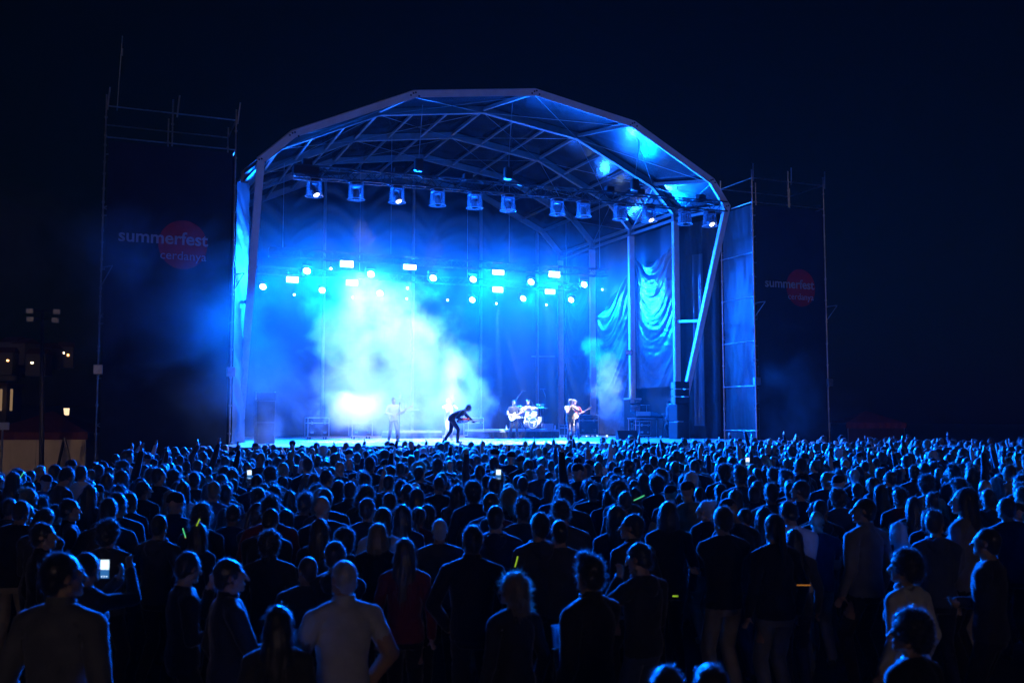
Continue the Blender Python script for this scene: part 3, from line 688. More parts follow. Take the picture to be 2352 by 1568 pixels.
    for k, mb in segs.items():
        o_ = len(vs_); vs_ += mb.v; fs += [tuple(i + o_ for i in f) for f in mb.f]; tags += [k] * len(mb.v)
    me = remesh(vs_, fs, voxel)
    kd = kdtree.KDTree(len(vs_)); [kd.insert(v, i) for i, v in enumerate(vs_)]; kd.balance()
    vt = np.array([tags[kd.find(v.co)[1]] for v in me.vertices])
    co = np.empty(len(me.vertices) * 3, np.float32); me.vertices.foreach_get('co', co); co = co.reshape(-1, 3)
    # clean cuts: collar, sleeve end, cuff, hem
    def seg_t(a, b):
        ab = b - a; t = ((co - a) @ ab) / (ab @ ab); return t, np.linalg.norm(co - (a + np.clip(t, 0, 1)[:, None] * ab), axis=1)
    torso = (vt == 1) | (vt == 3); hc_ = np.array(sp(shirt_hem)); hn_ = np.array(sp(1.0)) - hc_; hn_ /= np.linalg.norm(hn_)
    nc_ = np.array(sp(1.492)); nn_ = np.array(npv) - nc_; nn_ /= np.linalg.norm(nn_)
    hh = (co - hc_) @ hn_; vt = np.where(torso & (np.abs(hh) < .1) & (np.linalg.norm(co - hc_, axis=1) < .26), np.where(hh > 0, 1, 3), vt)
    nh = (co - nc_) @ nn_; nd = np.linalg.norm(co - nc_, axis=1); vt = np.where((nd < .1) & (vt < 2), np.where(nh > 0, 0, 1), vt)
    for sh_, el_, wr_ in arms_:
        t1, d1 = seg_t(sh_, el_); t2, d2 = seg_t(el_, wr_)
        vt = np.where((d1 < .075) & (t1 > .62) & (vt < 3), 2, vt); vt = np.where((d2 < .065) & (t2 > 0) & (t2 < .97) & (d2 <= d1 + .01) & (vt < 3), 2, vt)
    nr = np.empty_like(co).ravel(); me.vertices.foreach_get('normal', nr); nr = nr.reshape(-1, 3)
    dsp = np.zeros(len(co), np.float32)
    sd_ = sum(map(ord, key)) % 97
    for i in np.nonzero(vt > 0)[0]:
        p = co[i]; k = vt[i]
        if k == 4: continue
        f = mnoise.noise(Vector((p[0] * 9, p[1] * 9, p[2] * 16 + sd_))) * 0.6 + mnoise.noise(Vector((p[0] * 22, p[1] * 22, p[2] * 30 + sd_))) * 0.3
        dsp[i] = (0.015 if k in (1, 2) else 0.010) + f * (0.009 if k in (1, 2) else 0.007)
    co += nr * dsp[:, None]; me.vertices.foreach_set('co', co.ravel())
    fi = np.array([np.bincount(vt[list(p.vertices)]).argmax() for p in me.polygons], np.int32)
    for k in range(5): me.materials.append(None)
    me.polygons.foreach_set('material_index', fi); me.update()
    me = decimate(me, tris); me.name = 'person'
    for p in me.polygons: p.use_smooth = True
    hm = HM.to_4x4(); hm.translation = npv
    PROTO[key] = dict(fem=fem, mesh=me, hm=hm, hands=hands, top=max(v.co.z for v in me.vertices))
    return PROTO[key]

HAIR = {}
def hair(key, prims, strands, slen, sdir, sw_=0.0022, voxel=0.0095, amp=0.006, nscale=22, tris=2200, seed=1, stretch=1.0):
    mb = MB()
    for pr_ in prims:
        if pr_[0] == 'e': mb.ell(pr_[1], pr_[2], None, 16, 10)
        else: rc(mb, pr_[1], pr_[2], pr_[3], pr_[4], 10, 3)
    me = remesh(mb.v, mb.f, voxel, 3)
    for v in me.vertices:
        v.co = v.co + v.normal * (amp * (mnoise.noise(Vector((v.co.x * nscale, v.co.y * nscale, v.co.z * nscale * stretch + seed))) + .5 * mnoise.noise(Vector((v.co.x * nscale * 2.3, v.co.y * nscale * 2.3, v.co.z * nscale * 2 * stretch + seed)))))
    me.update(); base = decimate(me, tris)
    r_ = random.Random(seed); vs_ = [tuple(v.co) for v in base.vertices]; fs = [tuple(p.vertices) for p in base.polygons]
    polys = list(base.polygons); ws = [p.area for p in polys]
    for p in r_.choices(polys, ws, k=strands):
        c = p.center; n = p.normal
        if c.y > 0.06 and c.z < 0.17: continue
        g_ = Vector((0, -0.15, -1)); tg = (g_ - n * g_.dot(n)); rd = Vector((r_.uniform(-1, 1), r_.uniform(-1, 1), r_.uniform(-1, 1)))
        d0 = (n * sdir[0] + tg * sdir[1] + rd * sdir[2]).normalized(); l = slen * r_.uniform(.5, 1.3); d1 = (d0 + g_ * sdir[3] + rd * sdir[2] * .6).normalized()
        s_ = d0.cross(n + rd * .3)
        if s_.length < 1e-4: continue
        s_ = s_.normalized() * sw_; b = len(vs_); a0 = c - n * .003; a1 = a0 + d0 * l * .5; a2 = a1 + d1 * l * .5
        vs_ += [tuple(a0 - s_), tuple(a0 + s_), tuple(a1 - s_ * .8), tuple(a1 + s_ * .8), tuple(a2)]; fs += [(b, b + 1, b + 3, b + 2), (b + 2, b + 3, b + 4)]
    out = bpy.data.meshes.new('hair'); out.from_pydata(vs_, [], fs); out.materials.append(None)
    for p in out.polygons: p.use_smooth = True
    out.update(); lo = decimate(base, 260)
    HAIR[key] = dict(mesh=out, lo=lo)
cap_ = [('e', (0, -.024, .142), (.085, .103, .100)), ('e', (0, -.062, .09), (.070, .056, .075))]
hair('short', cap_, 700, .030, (0.55, .55, .35, .3), seed=1)
hair('crop', [('e', (0, -.022, .138), (.080, .100, .099)), ('e', (0, -.058, .085), (.066, .05, .07))], 420, .016, (0.8, .3, .3, .1), amp=.003, seed=2)
hair('quiff', cap_ + [('e', (0, .03, .222), (.062, .055, .034)), ('e', (.02, .055, .215), (.04, .03, .03))], 900, .038, (0.7, .1, .45, .1), amp=.009, seed=3)
hair('curly', [('e', (0, -.022, .150), (.104, .116, .112)), ('e', (0, -.065, .085), (.092, .068, .09))], 1500, .034, (0.7, .1, .9, .2), amp=.017, nscale=34, seed=4, tris=2600)
hair('long', cap_ + [('e', (0, -.055, .06), (.096, .07, .12)), ('e', (0, -.085, -.07), (.105, .056, .16)), ('e', (0, -.10, -.2), (.095, .045, .16)), ('c', (.072, .0, .1), .026, (.08, -.02, -.12), .03), ('c', (-.072, .0, .1), .026, (-.08, -.02, -.12), .03)], 1500, .09, (0.10, 1, .10, .5), amp=.010, nscale=34, stretch=.15, seed=5, tris=3000)
hair('bob', cap_ + [('e', (0, -.04, .07), (.102, .084, .11)), ('e', (0, -.05, .0), (.108, .08, .085)), ('c', (.076, .01, .1), .026, (.085, .0, -.01), .03), ('c', (-.076, .01, .1), .026, (-.085, .0, -.01), .03)], 1100, .05, (0.2, 1, .15, .4), amp=.009, stretch=.2, seed=6, tris=2600)
hair('bun', cap_ + [('e', (0, -.11, .21), (.045, .045, .04))], 800, .03, (0.5, .5, .5, .2), seed=7)
hair('ponytail', cap_ + [('e', (0, -.115, .15), (.03, .035, .032)), ('c', (0, -.14, .13), .03, (0, -.17, -.02), .034), ('c', (0, -.17, -.02), .034, (.01, -.15, -.17), .012)], 900, .05, (0.15, 1, .2, .5), seed=8, stretch=.3)
hair('wild', [('e', (0, -.02, .145), (.098, .113, .108)), ('e', (0, -.06, .07), (.1, .075, .11)), ('e', (0, -.07, -.02), (.1, .06, .08))], 1500, .06, (0.5, .6, .8, .5), amp=.014, nscale=30, seed=9, tris=2600)
def hair_cap():
    mb = MB(); mb.lathe((0, -.01, .13), [(.092, 0), (.094, .035), (.082, .075), (.05, .103), (.004, .112)], 18); mb.ell((0, .10, .135), (.07, .075, .009), None, 14, 6)
    me = mb.mesh('cap', ['cloth_black'], True); HAIR['cap'] = dict(mesh=me, lo=me)
hair_cap()

FWD = lambda s, x, y, z: (s * x, y, z)
body('stand')
body('stand_r', head=(0.0, -0.6), footr=(.16, .08), voxel=.008, tris=8500)
body('stand_l', head=(0.0, 0.6), footl=(-.17, .06), voxel=.008, tris=8500)
body('folded', hr=(-0.10, .24, 1.14), hl=(0.12, .22, 1.10), hdr=(-1, .1, .1), hdl=(1, .1, .1))
body('pockets', hr=(.20, .06, .93), hl=(-.20, .06, .93), pr=(1, -.6, 0), pl=(-1, -.6, 0), head=(0.05, .25), voxel=.0095, tris=8500)
body('cup', hr=(.15, .34, 1.12), hdr=(0, 1, .3), pr=(.6, -1, -.6), par=(-1, 0, 0), curl=.75, head=(0, -.25), voxel=.008, tris=9500)
body('tilt_l', side=-.10, head=(.05, .3), footr=(.15, .02), footl=(-.1, .05), hr=(.22, .1, .95))
body('tilt_r', side=.10, head=(.08, -.3), hl=(-.05, .25, 1.15), hdl=(1, .2, .1))
body('look_down', lean=.12, head=(.5, .2), hr=(.06, .3, 1.12), hl=(-.06, .3, 1.1), hdr=(-.5, .6, .3), hdl=(.5, .6, .3))
body('fem', fem=True, footr=(.1, .02), footl=(-.1, 0))
body('fem_r', fem=True, head=(.02, -.55), hr=(.02, .24, 1.1), hl=(-.04, .25, 1.06), hdr=(-1, .3, .2), hdl=(1, .3, .2))
body('fem_l', fem=True, head=(.0, .5), footr=(.12, .05), voxel=.008, tris=8500)
body('fem_tilt', fem=True, side=.12, head=(.04, .25), footr=(.16, .0))
body('fem_down', fem=True, lean=.1, head=(.45, -.25), hr=(.05, .28, 1.15), hl=(-.06, .28, 1.1), hdr=(-.5, .6, .3), hdl=(.5, .6, .3))
body('phone', fem=True, hr=(.10, .36, 1.58), hl=(-.02, .36, 1.50), hdr=(-.3, .1, 1), hdl=(.3, .1, 1), pr=(.7, -.3, -1), pl=(-.7, -.3, -1), curl=.6, tris=6500)
body('arm_up', hr=(.26, .12, 1.93), hdr=(.05, .05, 1), pr=(1, -.5, 0), curl=.15, tris=6500)
body('point_up', hl=(-.20, .16, 1.93), hdl=(.0, .25, 1), pl=(-1, -.5, 0), point=-1, tris=6500)
body('both_up', hr=(.25, .16, 1.9), hl=(-.27, .12, 1.86), hdr=(0, .1, 1), hdl=(0, .1, 1), pr=(1, -.4, 0), pl=(-1, -.4, 0), curl=.2, tris=6500)
body('hand_face', head=(.25, .35), hl=(-.06, .22, 1.44), hdl=(.4, .2, .8), pl=(-.8, -.2, -1), hr=(.1, .25, 1.1), hdr=(-1, .2, .1), voxel=.008, tris=9500)
CROWD_M = ['stand', 'stand', 'stand_r', 'stand_l', 'folded', 'pockets', 'cup', 'hand_face', 'tilt_l', 'tilt_r', 'look_down', 'tilt_l']
CROWD_F = ['fem', 'fem', 'fem_r', 'fem_l', 'fem_r', 'fem_tilt', 'fem_down']

def neckwear():
    mb = MB(); n = 22                                   # hood lying on the back
    rg = []
    for i in range(n):
        a = 2 * math.pi * i / n; bk = max(0, -math.sin(a)); c = Vector((.092 * math.cos(a), .085 * math.sin(a) - .012, 1.475 + .02 * math.sin(a) - .03 * bk)); r_ = .026 + .03 * bk
        e = Vector((math.cos(a), math.sin(a), 0)); rg.append([c + e * (r_ * math.cos(b)) + Vector((0, 0, r_ * math.sin(b) * (1 + .5 * bk) - .02 * bk)) for b in (2 * math.pi * k / 8 for k in range(8))])
    rg.append(rg[0]); mb.rings(rg, cap=False); mb.ell((0, -.10, 1.43), (.085, .045, .085), None, 12, 8)
    hood = mb.mesh('hood', [], True); hood.materials.append(None)
    mb = MB(); rg = []
    for r_, z, y in ((.083, 1.452, -.012), (.080, 1.485, -.006), (.078, 1.525, .0), (.072, 1.53, .0), (.066, 1.49, -.004)):
        rg.append([Vector((r_ * math.cos(a) * (1 + .02 * math.sin(5 * a)), y + r_ * .95 * math.sin(a), z + (.012 if math.sin(a) < 0 else -.01))) for a in (2 * math.pi * k / 20 for k in range(20))])
    mb.rings(rg, cap=False); col = mb.mesh('collar', [], True); col.materials.append(None); return {'hood': hood, 'collar': col}
NECK = neckwear()
def person(key, hairk, hairc, top, bottom, loc, rz, scale, skin=0, long_sleeve=True, tiltx=0.0, neck=None):
    pr_ = PROTO[key]; o = bpy.data.objects.new('person', pr_['mesh']); COL.objects.link(o)
    o.location = loc; o.rotation_euler = (tiltx, 0, rz); o.scale = (scale, scale, scale)
    mm = [MATS['skin%d' % skin], MATS['cloth_' + top], MATS['cloth_' + top] if long_sleeve else MATS['skin%d' % skin], MATS['cloth_' + bottom], MATS['shoe']]
    for s, m in zip(o.material_slots, mm): s.link = 'OBJECT'; s.material = m
    if hairk:
        h = bpy.data.objects.new('cap' if hairk == 'cap' else 'hair', HAIR[hairk]['mesh']); COL.objects.link(h); h.parent = o; h.matrix_basis = pr_['hm']
        if hairk != 'cap': h.material_slots[0].link = 'OBJECT'; h.material_slots[0].material = MATS['hair_' + hairc]
    if neck and key not in ('tilt_l', 'tilt_r', 'look_down', 'fem_tilt', 'fem_down', 'bent'):
        h = bpy.data.objects.new(neck, NECK[neck]); COL.objects.link(h); h.parent = o; h.material_slots[0].link = 'OBJECT'; h.material_slots[0].material = MATS['cloth_' + top]
        if PROTO[key]['fem']: h.scale = (.93, .93, 1)
    return o
def face_to(loc, tgt): d_ = Vector(tgt) - Vector(loc); return math.atan2(d_.y, d_.x) - math.pi / 2
def hand_pos(o, key, s):
    from mathutils import Euler
    wr, hd = PROTO[key]['hands'][s]; Mx = Matrix.Translation(o.location) @ Euler(o.rotation_euler).to_matrix().to_4x4() @ Matrix.Diagonal((*o.scale, 1))
    return Mx @ (wr + hd * 0.085), (Mx.to_3x3() @ hd).normalized()
# ------------------------------------------------------------------ the crowd
STAGE_C = Vector((0.0, 4.0, 0))
PEOPLE = []                                   # x, y, radius
def ground_at(px, py, D): p = atd(px, py, D); return Vector((p.x, p.y, 0)), p.z
HERO = [  # px, py of the crown, distance, pose, hair, hair colour, top, bottom, turn, sleeves, label
 (145, 1268, 5.4, 'stand_r', 'short', 'dark', 'grey', 'charcoal', -.15, 1, 'broad man in a pale grey sweatshirt at the bottom left corner'),
 (200, 1268, 7.0, 'phone', 'ponytail', 'dark', 'dark grey', 'black', -.35, 1, 'woman holding up a glowing phone beside the broad man'),
 (425, 1268, 7.2, 'hand_face', 'short', 'dark', 'black', 'black', -1.0, 1, 'person in glasses and black looking right at lower left'),
 (527, 1283, 6.6, 'cup', 'short', 'dark', 'charcoal', 'black', -1.0, 1, 'man in profile holding a white plastic cup at lower left'),
 (640, 1390, 5.6, 'fem', 'long', 'dark', 'dark grey', 'black', .1, 1, 'woman with long straight dark hair at the bottom edge'),
 (790, 1285, 6.2, 'pockets', 'crop', 'white', 'pale', 'charcoal', .45, 0, 'older man with white hair in a pale polo shirt'),
 (930, 1235, 8.0, 'fem', 'long', 'brown', 'dark red', 'black', 0, 1, 'long-haired woman in a dark red top near the centre'),
 (1085, 1206, 7.8, 'pockets', 'short', 'dark', 'black', 'charcoal', -.1, 1, 'man in a black bomber jacket with ribbed hem'),
 (1180, 1309, 6.6, 'fem_l', 'wild', 'fair', 'charcoal', 'black', .5, 1, 'person with tousled fair hair looking down by a glow stick'),
 (1240, 1176, 8.8, 'stand', 'short', 'dark', 'dark grey', 'charcoal', .3, 1, 'hooded young man beside the yellow glow stick'),
 (1355, 1265, 6.2, 'cup', 'quiff', 'dark', 'charcoal', 'black', .75, 1, 'man with quiff in dark jacket holding a clear cup'),
 (1475, 1247, 7.5, 'hand_face', 'short', 'dark', 'charcoal', 'denim', .6, 1, 'person with a hand raised to their chin, facing left'),
 (1660, 1162, 9.0, 'folded', 'short', 'brown', 'black', 'beige', .2, 1, 'man in black top and pale trousers right of centre'),
 (1778, 1180, 8.6, 'fem', 'ponytail', 'dark', 'black', 'grey', .15, 1, 'person in black with light grey trousers, right half'),
 (2080, 1258, 7.0, 'fem_l', 'curly', 'dark', 'pale', 'charcoal', .45, 1, 'curly-haired woman in a pale hooded sweater at lower right'),
 (2092, 1395, 5.2, 'fem_l', 'curly', 'dark', 'black', 'black', .5, 1, 'short dark-haired person in front of the pale sweater'),
 (2268, 1210, 7.8, 'folded', 'crop', 'dark', 'charcoal', 'black', .7, 1, 'man in profile facing left at the far right'),
 (1532, 1527, 4.3, 'stand', 'short', 'brown', 'charcoal', 'black', 0, 1, 'left one of two heads cut by the bottom edge'),
 (1632, 1523, 4.3, 'fem', 'bob', 'brown', 'charcoal', 'black', .1, 1, 'right one of two heads cut by the bottom edge'),
 (1985, 1142, 9.5, 'stand_l', 'crop', 'dark', 'grey', 'black', .4, 1, 'tall person in a grey turtleneck at right'),
 (620, 1215, 8.6, 'stand', 'curly', 'brown', 'charcoal', 'black', 0, 1, 'man with loose curls seen from behind, lower left centre'),
 (735, 1190, 9.4, 'fem', 'long', 'brown', 'black', 'black', 0, 1, 'woman with long hair behind the curly-haired pair'),
 (792, 1209, 9.0, 'stand', 'curly', 'dark', 'dark grey', 'black', .1, 1, 'person with thick curls above the white-haired man'),
 (772, 1242, 7.6, 'folded', 'short', 'brown', 'charcoal', 'black', -.2, 1, 'short-haired person directly behind the white-haired man'),
 (868, 1200, 9.0, 'fem', 'bob', 'fair', 'black', 'black', 0, 1, 'woman with a round rim-lit bob left of centre'),
 (925, 1158, 10.2, 'fem', 'long', 'dark', 'navy', 'black', 0, 1, 'woman with long hair beyond the dark red top'),
 (1010, 1190, 9.4, 'stand', 'crop', 'white', 'dark grey', 'black', .1, 1, 'man with short white hair strongly rim-lit at centre'),
 (455, 1200, 9.4, 'fem_l', 'long', 'brown', 'navy', 'black', -.4, 1, 'long-haired woman with a glow stick over her head'),
 (365, 1180, 9.5, 'pockets', 'crop', 'dark', 'dark grey', 'black', -.2, 1, 'broad man in a hooded jacket left of the glow sticks'),
 (250, 1190, 9.0, 'folded', 'curly', 'dark', 'dark grey', 'black', -.1, 1, 'curly-haired man with hands clasped at left'),
 (100, 1200, 8.6, 'stand_r', 'short', 'dark', 'black', 'black', -.8, 1, 'man in profile looking right at the left edge'),
 (705, 1277, 7.6, 'stand_l', 'crop', 'brown', 'charcoal', 'black', .2, 1, 'short cropped head behind the cup holder'),
 (1200, 1140, 10.4, 'stand', 'quiff', 'brown', 'dark grey', 'black', .1, 1, 'man with a ruffled quiff in front of the drum kit'),
 (1168, 1118, 11.5, 'fem', 'long', 'fair', 'black', 'black', .9, 1, 'woman with flowing fair hair leaning left'),
 (1285, 1192, 8.8, 'stand', 'crop', 'dark', 'dark grey', 'black', .1, 1, 'person with cropped hair left of the quiffed cup holder'),
 (1415, 1160, 9.6, 'fem', 'long', 'brown', 'navy', 'black', .1, 1, 'long-haired woman with bare neck right of centre'),
 (1452, 1180, 9.0, 'stand_l', 'short', 'dark', 'charcoal', 'black', .6, 1, 'bearded man in profile facing left'),
 (1535, 1150, 9.8, 'fem', 'bob', 'dark', 'black', 'black', 0, 1, 'woman with wide bob below the singer'),
 (1700, 1065, 13.5, 'stand', 'quiff', 'dark', 'dark grey', 'black', .1, 1, 'man with big hair standing taller at right centre'),
 (2215, 1120, 9.6, 'fem_l', 'long', 'dark', 'grey', 'black', .5, 1, 'long-haired person with pale sleeve near right edge'),
 (160, 1145, 10.5, 'stand_r', 'short', 'dark', 'black', 'black', -.9, 1, 'man in sharp profile at left below the beige tent wall'),
 (300, 1130, 12, 'stand', 'crop', 'dark', 'navy', 'black', -.2, 1, 'man with cropped head above the hooded jacket'),
 (330, 1105, 13.5, 'stand_r', 'short', 'dark', 'charcoal', 'black', -.2, 1, 'dark-haired man with rim-lit shoulder below the left tower'),
 (805, 1105, 13.0, 'stand', 'short', 'dark', 'charcoal', 'black', 0, 1, 'broad-shouldered man below the smoke cloud'),
 (920, 1100, 13.5, 'stand', 'quiff', 'dark', 'black', 'black', 0, 1, 'big-haired man below the bright smoke'),
 (1015, 1085, 14.5, 'stand', 'short', 'dark', 'navy', 'black', 0, 1, 'man with tall hair below the trumpet player'),
]
HOBJ = {}
for i, (px, py, D, key, hk, hc, top, bot, turn, ls, lab) in enumerate(HERO):
    g_, zt = ground_at(px, py, D); sc = zt / (1.765 if hk in ('crop', 'long', 'short', 'bob', 'bun', 'ponytail') else 1.79)
    o = person(key, hk, hc, top, bot, g_, face_to(g_, STAGE_C) + turn, sc, rnd.choice((0, 0, 1, 2)), ls, neck={0: 'collar', 3: 'collar', 7: 'collar', 9: 'hood', 10: 'collar', 11: 'hood', 14: 'hood', 19: 'collar', 28: 'hood', 29: 'hood', 5: 'collar', 20: 'collar', 23: 'hood', 30: 'collar', 33: 'hood', 36: 'collar', 40: 'collar', 43: 'collar'}.get(i))
    tag(o, lab, 'person', 'people in the audience'); PEOPLE.append((g_.x, g_.y, 0.36)); HOBJ[i] = (o, key)
# hats and extra: the rest of the audience by random packing inside the picture
def dmax(px):
    xs = [-200, 0, 200, 300, 420, 520, 600, 3000]; ys = [16, 17, 20, 24, 28, 33, 60, 60]; return float(np.interp(px, xs, ys))
cells = {}
def near(x, y, r_):
    cx, cy = int(math.floor(x)), int(math.floor(y))
    for a in (-1, 0, 1):
        for b in (-1, 0, 1):
            for q in cells.get((cx + a, cy + b), ()):
                if (q[0] - x) ** 2 + (q[1] - y) ** 2 < (max(r_, q[2])) ** 2: return True
    return False
def put(x, y, r_): cells.setdefault((int(math.floor(x)), int(math.floor(y))), []).append((x, y, r_))
for x, y, r_ in PEOPLE: put(x, y, 0.5)
CR = []
heads_px = [(h[0], h[1]) for h in HERO]
tries = 0
while tries < 60000:
    tries += 1
    D = math.sqrt(rnd.uniform(9.2 ** 2, 46 ** 2)); px = rnd.uniform(-140, 2492)
    if D > dmax(px): continue
    p = atd(px, 784, D); x, y = p.x, p.y
    if y > -5.0 + 0.4 * math.sin(x): continue
    if x > 17 and y > -7: continue
    dens = 0.50 if D < 13 else (0.46 if D < 20 else 0.43)
    if px > 1900: dens += 0.06
    if D < 11.5 and rnd.random() < 0.5: continue
    if mnoise.noise(Vector((x * .55, y * .55, 3.3))) < -0.32 and D < 26: continue
    if near(x, y, dens): continue
    h = rnd.gauss(1.70, 0.09); h = max(1.5, min(1.92 if D > 14 else 1.76, h))
    hx, hy, _ = proj((x, y, h))
    # keep the hand-placed people in the open
    if any(abs(hx - a) < 26 and -46 < hy - b < 60 and D < 12.5 for a, b in heads_px): continue
    put(x, y, dens); CR.append((D, x, y, h, hx, hy))
CR.sort()
HK_M = ['short', 'short', 'crop', 'crop', 'quiff', 'curly', None, 'cap', 'short']
HK_F = ['long', 'long', 'bob', 'bun', 'ponytail', 'wild', 'long']
HN = {'short': 'short-haired', 'crop': 'crop-haired', 'quiff': 'big-haired', 'curly': 'curly-haired', None: 'bald', 'cap': 'capped', 'long': 'long-haired', 'bob': 'bob-haired', 'bun': 'top-knotted', 'ponytail': 'ponytailed', 'wild': 'tousle-haired'}
NTOT = 300; NIND = NTOT - len(HERO)
LAND = [(130, 'the beige tent wall'), (370, 'the left banner'), (580, 'the left stage leg'), (730, 'the left flight case'), (880, 'the smoke'), (1050, 'the bent guitarist'), (1200, 'the drum kit'), (1320, 'the singer'), (1460, 'the right side tarp'), (1600, 'the slanted right leg'), (1800, 'the right banner'), (2050, 'the red tent'), (2280, 'the right edge')]
labels = {}; IND = []; FAR = []
for i, (D, x, y, h, hx, hy) in enumerate(CR):
    fem = rnd.random() < 0.47
    if fem: h *= 0.955
    key = rnd.choice(CROWD_F if fem else CROWD_M); hk = rnd.choice(HK_F if fem else HK_M)
    hc = rnd.choices(['dark', 'brown', 'fair', 'white'], [6, 4, 1.2 if fem else .5, .35])[0]
    top = rnd.choices(['black', 'dark grey', 'navy', 'charcoal', 'grey', 'pale', 'dark red', 'olive', 'denim', 'dark green', 'white'], [6, 4, 4, 4, 2, 1.2, .6, .8, 1.2, 1, .6])[0]
    r_ = rnd.random()
    if D > 15:
        if r_ < 0.03: key = 'arm_up'
        elif r_ < 0.05: key = 'point_up'
        elif r_ < 0.065: key = 'both_up'
        elif r_ < 0.095: key = 'phone'
    turn = rnd.gauss(0, 0.22); sc = h / 1.765; rz = face_to((x, y, 0), STAGE_C) + turn; sk = rnd.choice((0, 0, 1, 2, 3)); ls = rnd.random() < .75
    infr = -10 < hx < 2362
    if len(IND) < NIND and infr:
        o = person(key, hk, hc, top, rnd.choice(['black', 'charcoal', 'denim', 'beige', 'navy']), (x, y, 0), rz, sc, sk, ls, neck=rnd.choice(('hood', 'collar', None, None)) if ls else None)
        land = min(LAND, key=lambda l: abs(l[0] - hx))[1]; band = 'near' if D < 12.5 else ('middle' if D < 16 else 'farther')
        base = f'{HN[hk]} person in {top}, {band} rows below {land}'
        if key in ('arm_up', 'point_up', 'both_up', 'phone'): base = f'{HN[hk]} person in {top} with raised hands, {band} rows below {land}'
        labels.setdefault(base, []).append((hx, o)); IND.append(o)
    else: FAR.append((key, hk, hc, top, x, y, sc, rz, sk, ls))
for base, lst in labels.items():
    lst.sort(key=lambda q: q[0])
    for k, (hx, o) in enumerate(lst):
        tag(o, base if len(lst) == 1 else f'{base}, {ORD[k]} from left', 'person', 'people in the audience')
# the rest of the audience: one mass of small figures
def make_mass():
    lo = {}; mats = []; mi = {}
    def mid(n):
        if n not in mi: mi[n] = len(mats); mats.append(MATS[n])
        return mi[n]
    V, Fc, Mi = [], [], []; nv = 0
    for key, hk, hc, top, x, y, sc, rz, sk, ls in FAR:
        if key not in lo:
            me = decimate(PROTO[key]['mesh'], 1000 if key in ('arm_up', 'point_up', 'both_up', 'phone') else 620)
            me.calc_loop_triangles(); v = np.array([q.co[:] for q in me.vertices]); f = np.array([q.vertices[:] for q in me.loop_triangles]); m = np.array([q.material_index for q in me.loop_triangles]); lo[key] = (v, f, m)
        if ('h', hk) not in lo and hk:
            me = HAIR[hk]['lo']; me.calc_loop_triangles(); lo[('h', hk)] = (np.array([q.co[:] for q in me.vertices]), np.array([q.vertices[:] for q in me.loop_triangles]))
        c, s = math.cos(rz), math.sin(rz); Rm = np.array([[c, -s, 0], [s, c, 0], [0, 0, 1]]) * sc
        v, f, m = lo[key]; V.append(v @ Rm.T + np.array([x, y, 0])); Fc.append(f + nv); nv += len(v)
        lut = np.array([mid('skin%d' % sk), mid('cloth_' + top), mid('cloth_' + top) if ls else mid('skin%d' % sk), mid('cloth_black'), mid('shoe')]); Mi.append(lut[m])
        if hk:
            hv, hf = lo[('h', hk)]; hm = np.array(PROTO[key]['hm']); hv = hv @ hm[:3, :3].T + hm[:3, 3]
            V.append(hv @ Rm.T + np.array([x, y, 0])); Fc.append(hf + nv); nv += len(hv); Mi.append(np.full(len(hf), mid('cloth_black' if hk == 'cap' else 'hair_' + hc)))
    V = np.concatenate(V).astype(np.float32); Fc = np.concatenate(Fc).astype(np.int32); Mi = np.concatenate(Mi).astype(np.int32)
    me = bpy.data.meshes.new('crowd'); me.vertices.add(len(V)); me.vertices.foreach_set('co', V.ravel()); n = len(Fc)
    me.loops.add(n * 3); me.loops.foreach_set('vertex_index', Fc.ravel()); me.polygons.add(n); me.polygons.foreach_set('loop_start', np.arange(0, n * 3, 3, dtype=np.int32)); me.polygons.foreach_set('material_index', Mi)
    me.polygons.foreach_set('use_smooth', np.ones(n, dtype=bool))
    for m in mats: me.materials.append(m)
    me.update(calc_edges=True); o = link('crowd', me); tag(o, 'dense far crowd of small heads pressed up to the stage', 'crowd', kind='stuff'); print('CROWD', len(CR), len(IND), len(FAR), n)
make_mass()

# ================================================================== ON STAGE
def flight_case(u, v, w_, dp, h, label, rz=0.0, z=None, wheels=True):
    z = FL if z is None else z
    t = thing('flight_case', label, 'flight case', (u, v, z), rz); zb = 0.13 if wheels else 0.0
    L = lambda n_, mb, m_, par=None, sm=False: link(n_, mb.mesh(n_, m_, sm), par or t)
    bo = L('body', MB().box((0, 0, zb + h / 2), (w_, dp, h)), 'case')
    e = MB()
    for x in (-1, 1):
        for y in (-1, 1):
            e.box((x * w_ / 2, y * dp / 2, zb + h / 2), (.035, .035, h + .02))
    for zz in (0, h):
        for y in (-1, 1): e.box((0, y * dp / 2, zb + zz), (w_ - .04, .035, .035))
        for x in (-1, 1): e.box((x * w_ / 2, 0, zb + zz), (.035, dp - .04, .035))
    L('edge_profile', e, 'case_edge', bo)
    L('lid_band', MB().box((0, -dp / 2 - .004, zb + h * .72), (w_ - .04, .012, .04)).box((-w_ / 2 - .004, 0, zb + h * .72), (.012, dp - .04, .04)), 'case_edge', bo)
    for x in (-.3, .3):
        L('latch', MB().rbox((x * w_, -dp / 2 - .012, zb + h * .72), (.11, .025, .13), .01), 'chrome'); L('handle', MB().rbox((x * w_, -dp / 2 - .012, zb + h * .22), (.16, .02, .1), .01), 'chrome')
    if wheels:
        for x in (-1, 1):
            for y in (-1, 1): L('caster', MB().tube((x * w_ * .38 - .02, y * dp * .36, .055), (x * w_ * .38 + .02, y * dp * .36, .055), .055, 12).box((x * w_ * .38, y * dp * .36, .11), (.07, .08, .04)), 'black_plastic')
    return t
c0 = onv(728, 990, 8.5); flight_case(c0.x, 8.5, 0.95, .65, .85, 'tall dark flight case with metal edges at stage left')
c0 = onv(828, 990, 9.0); flight_case(c0.x, 9.0, 0.95, .65, .85, 'flight case half hidden in white smoke')
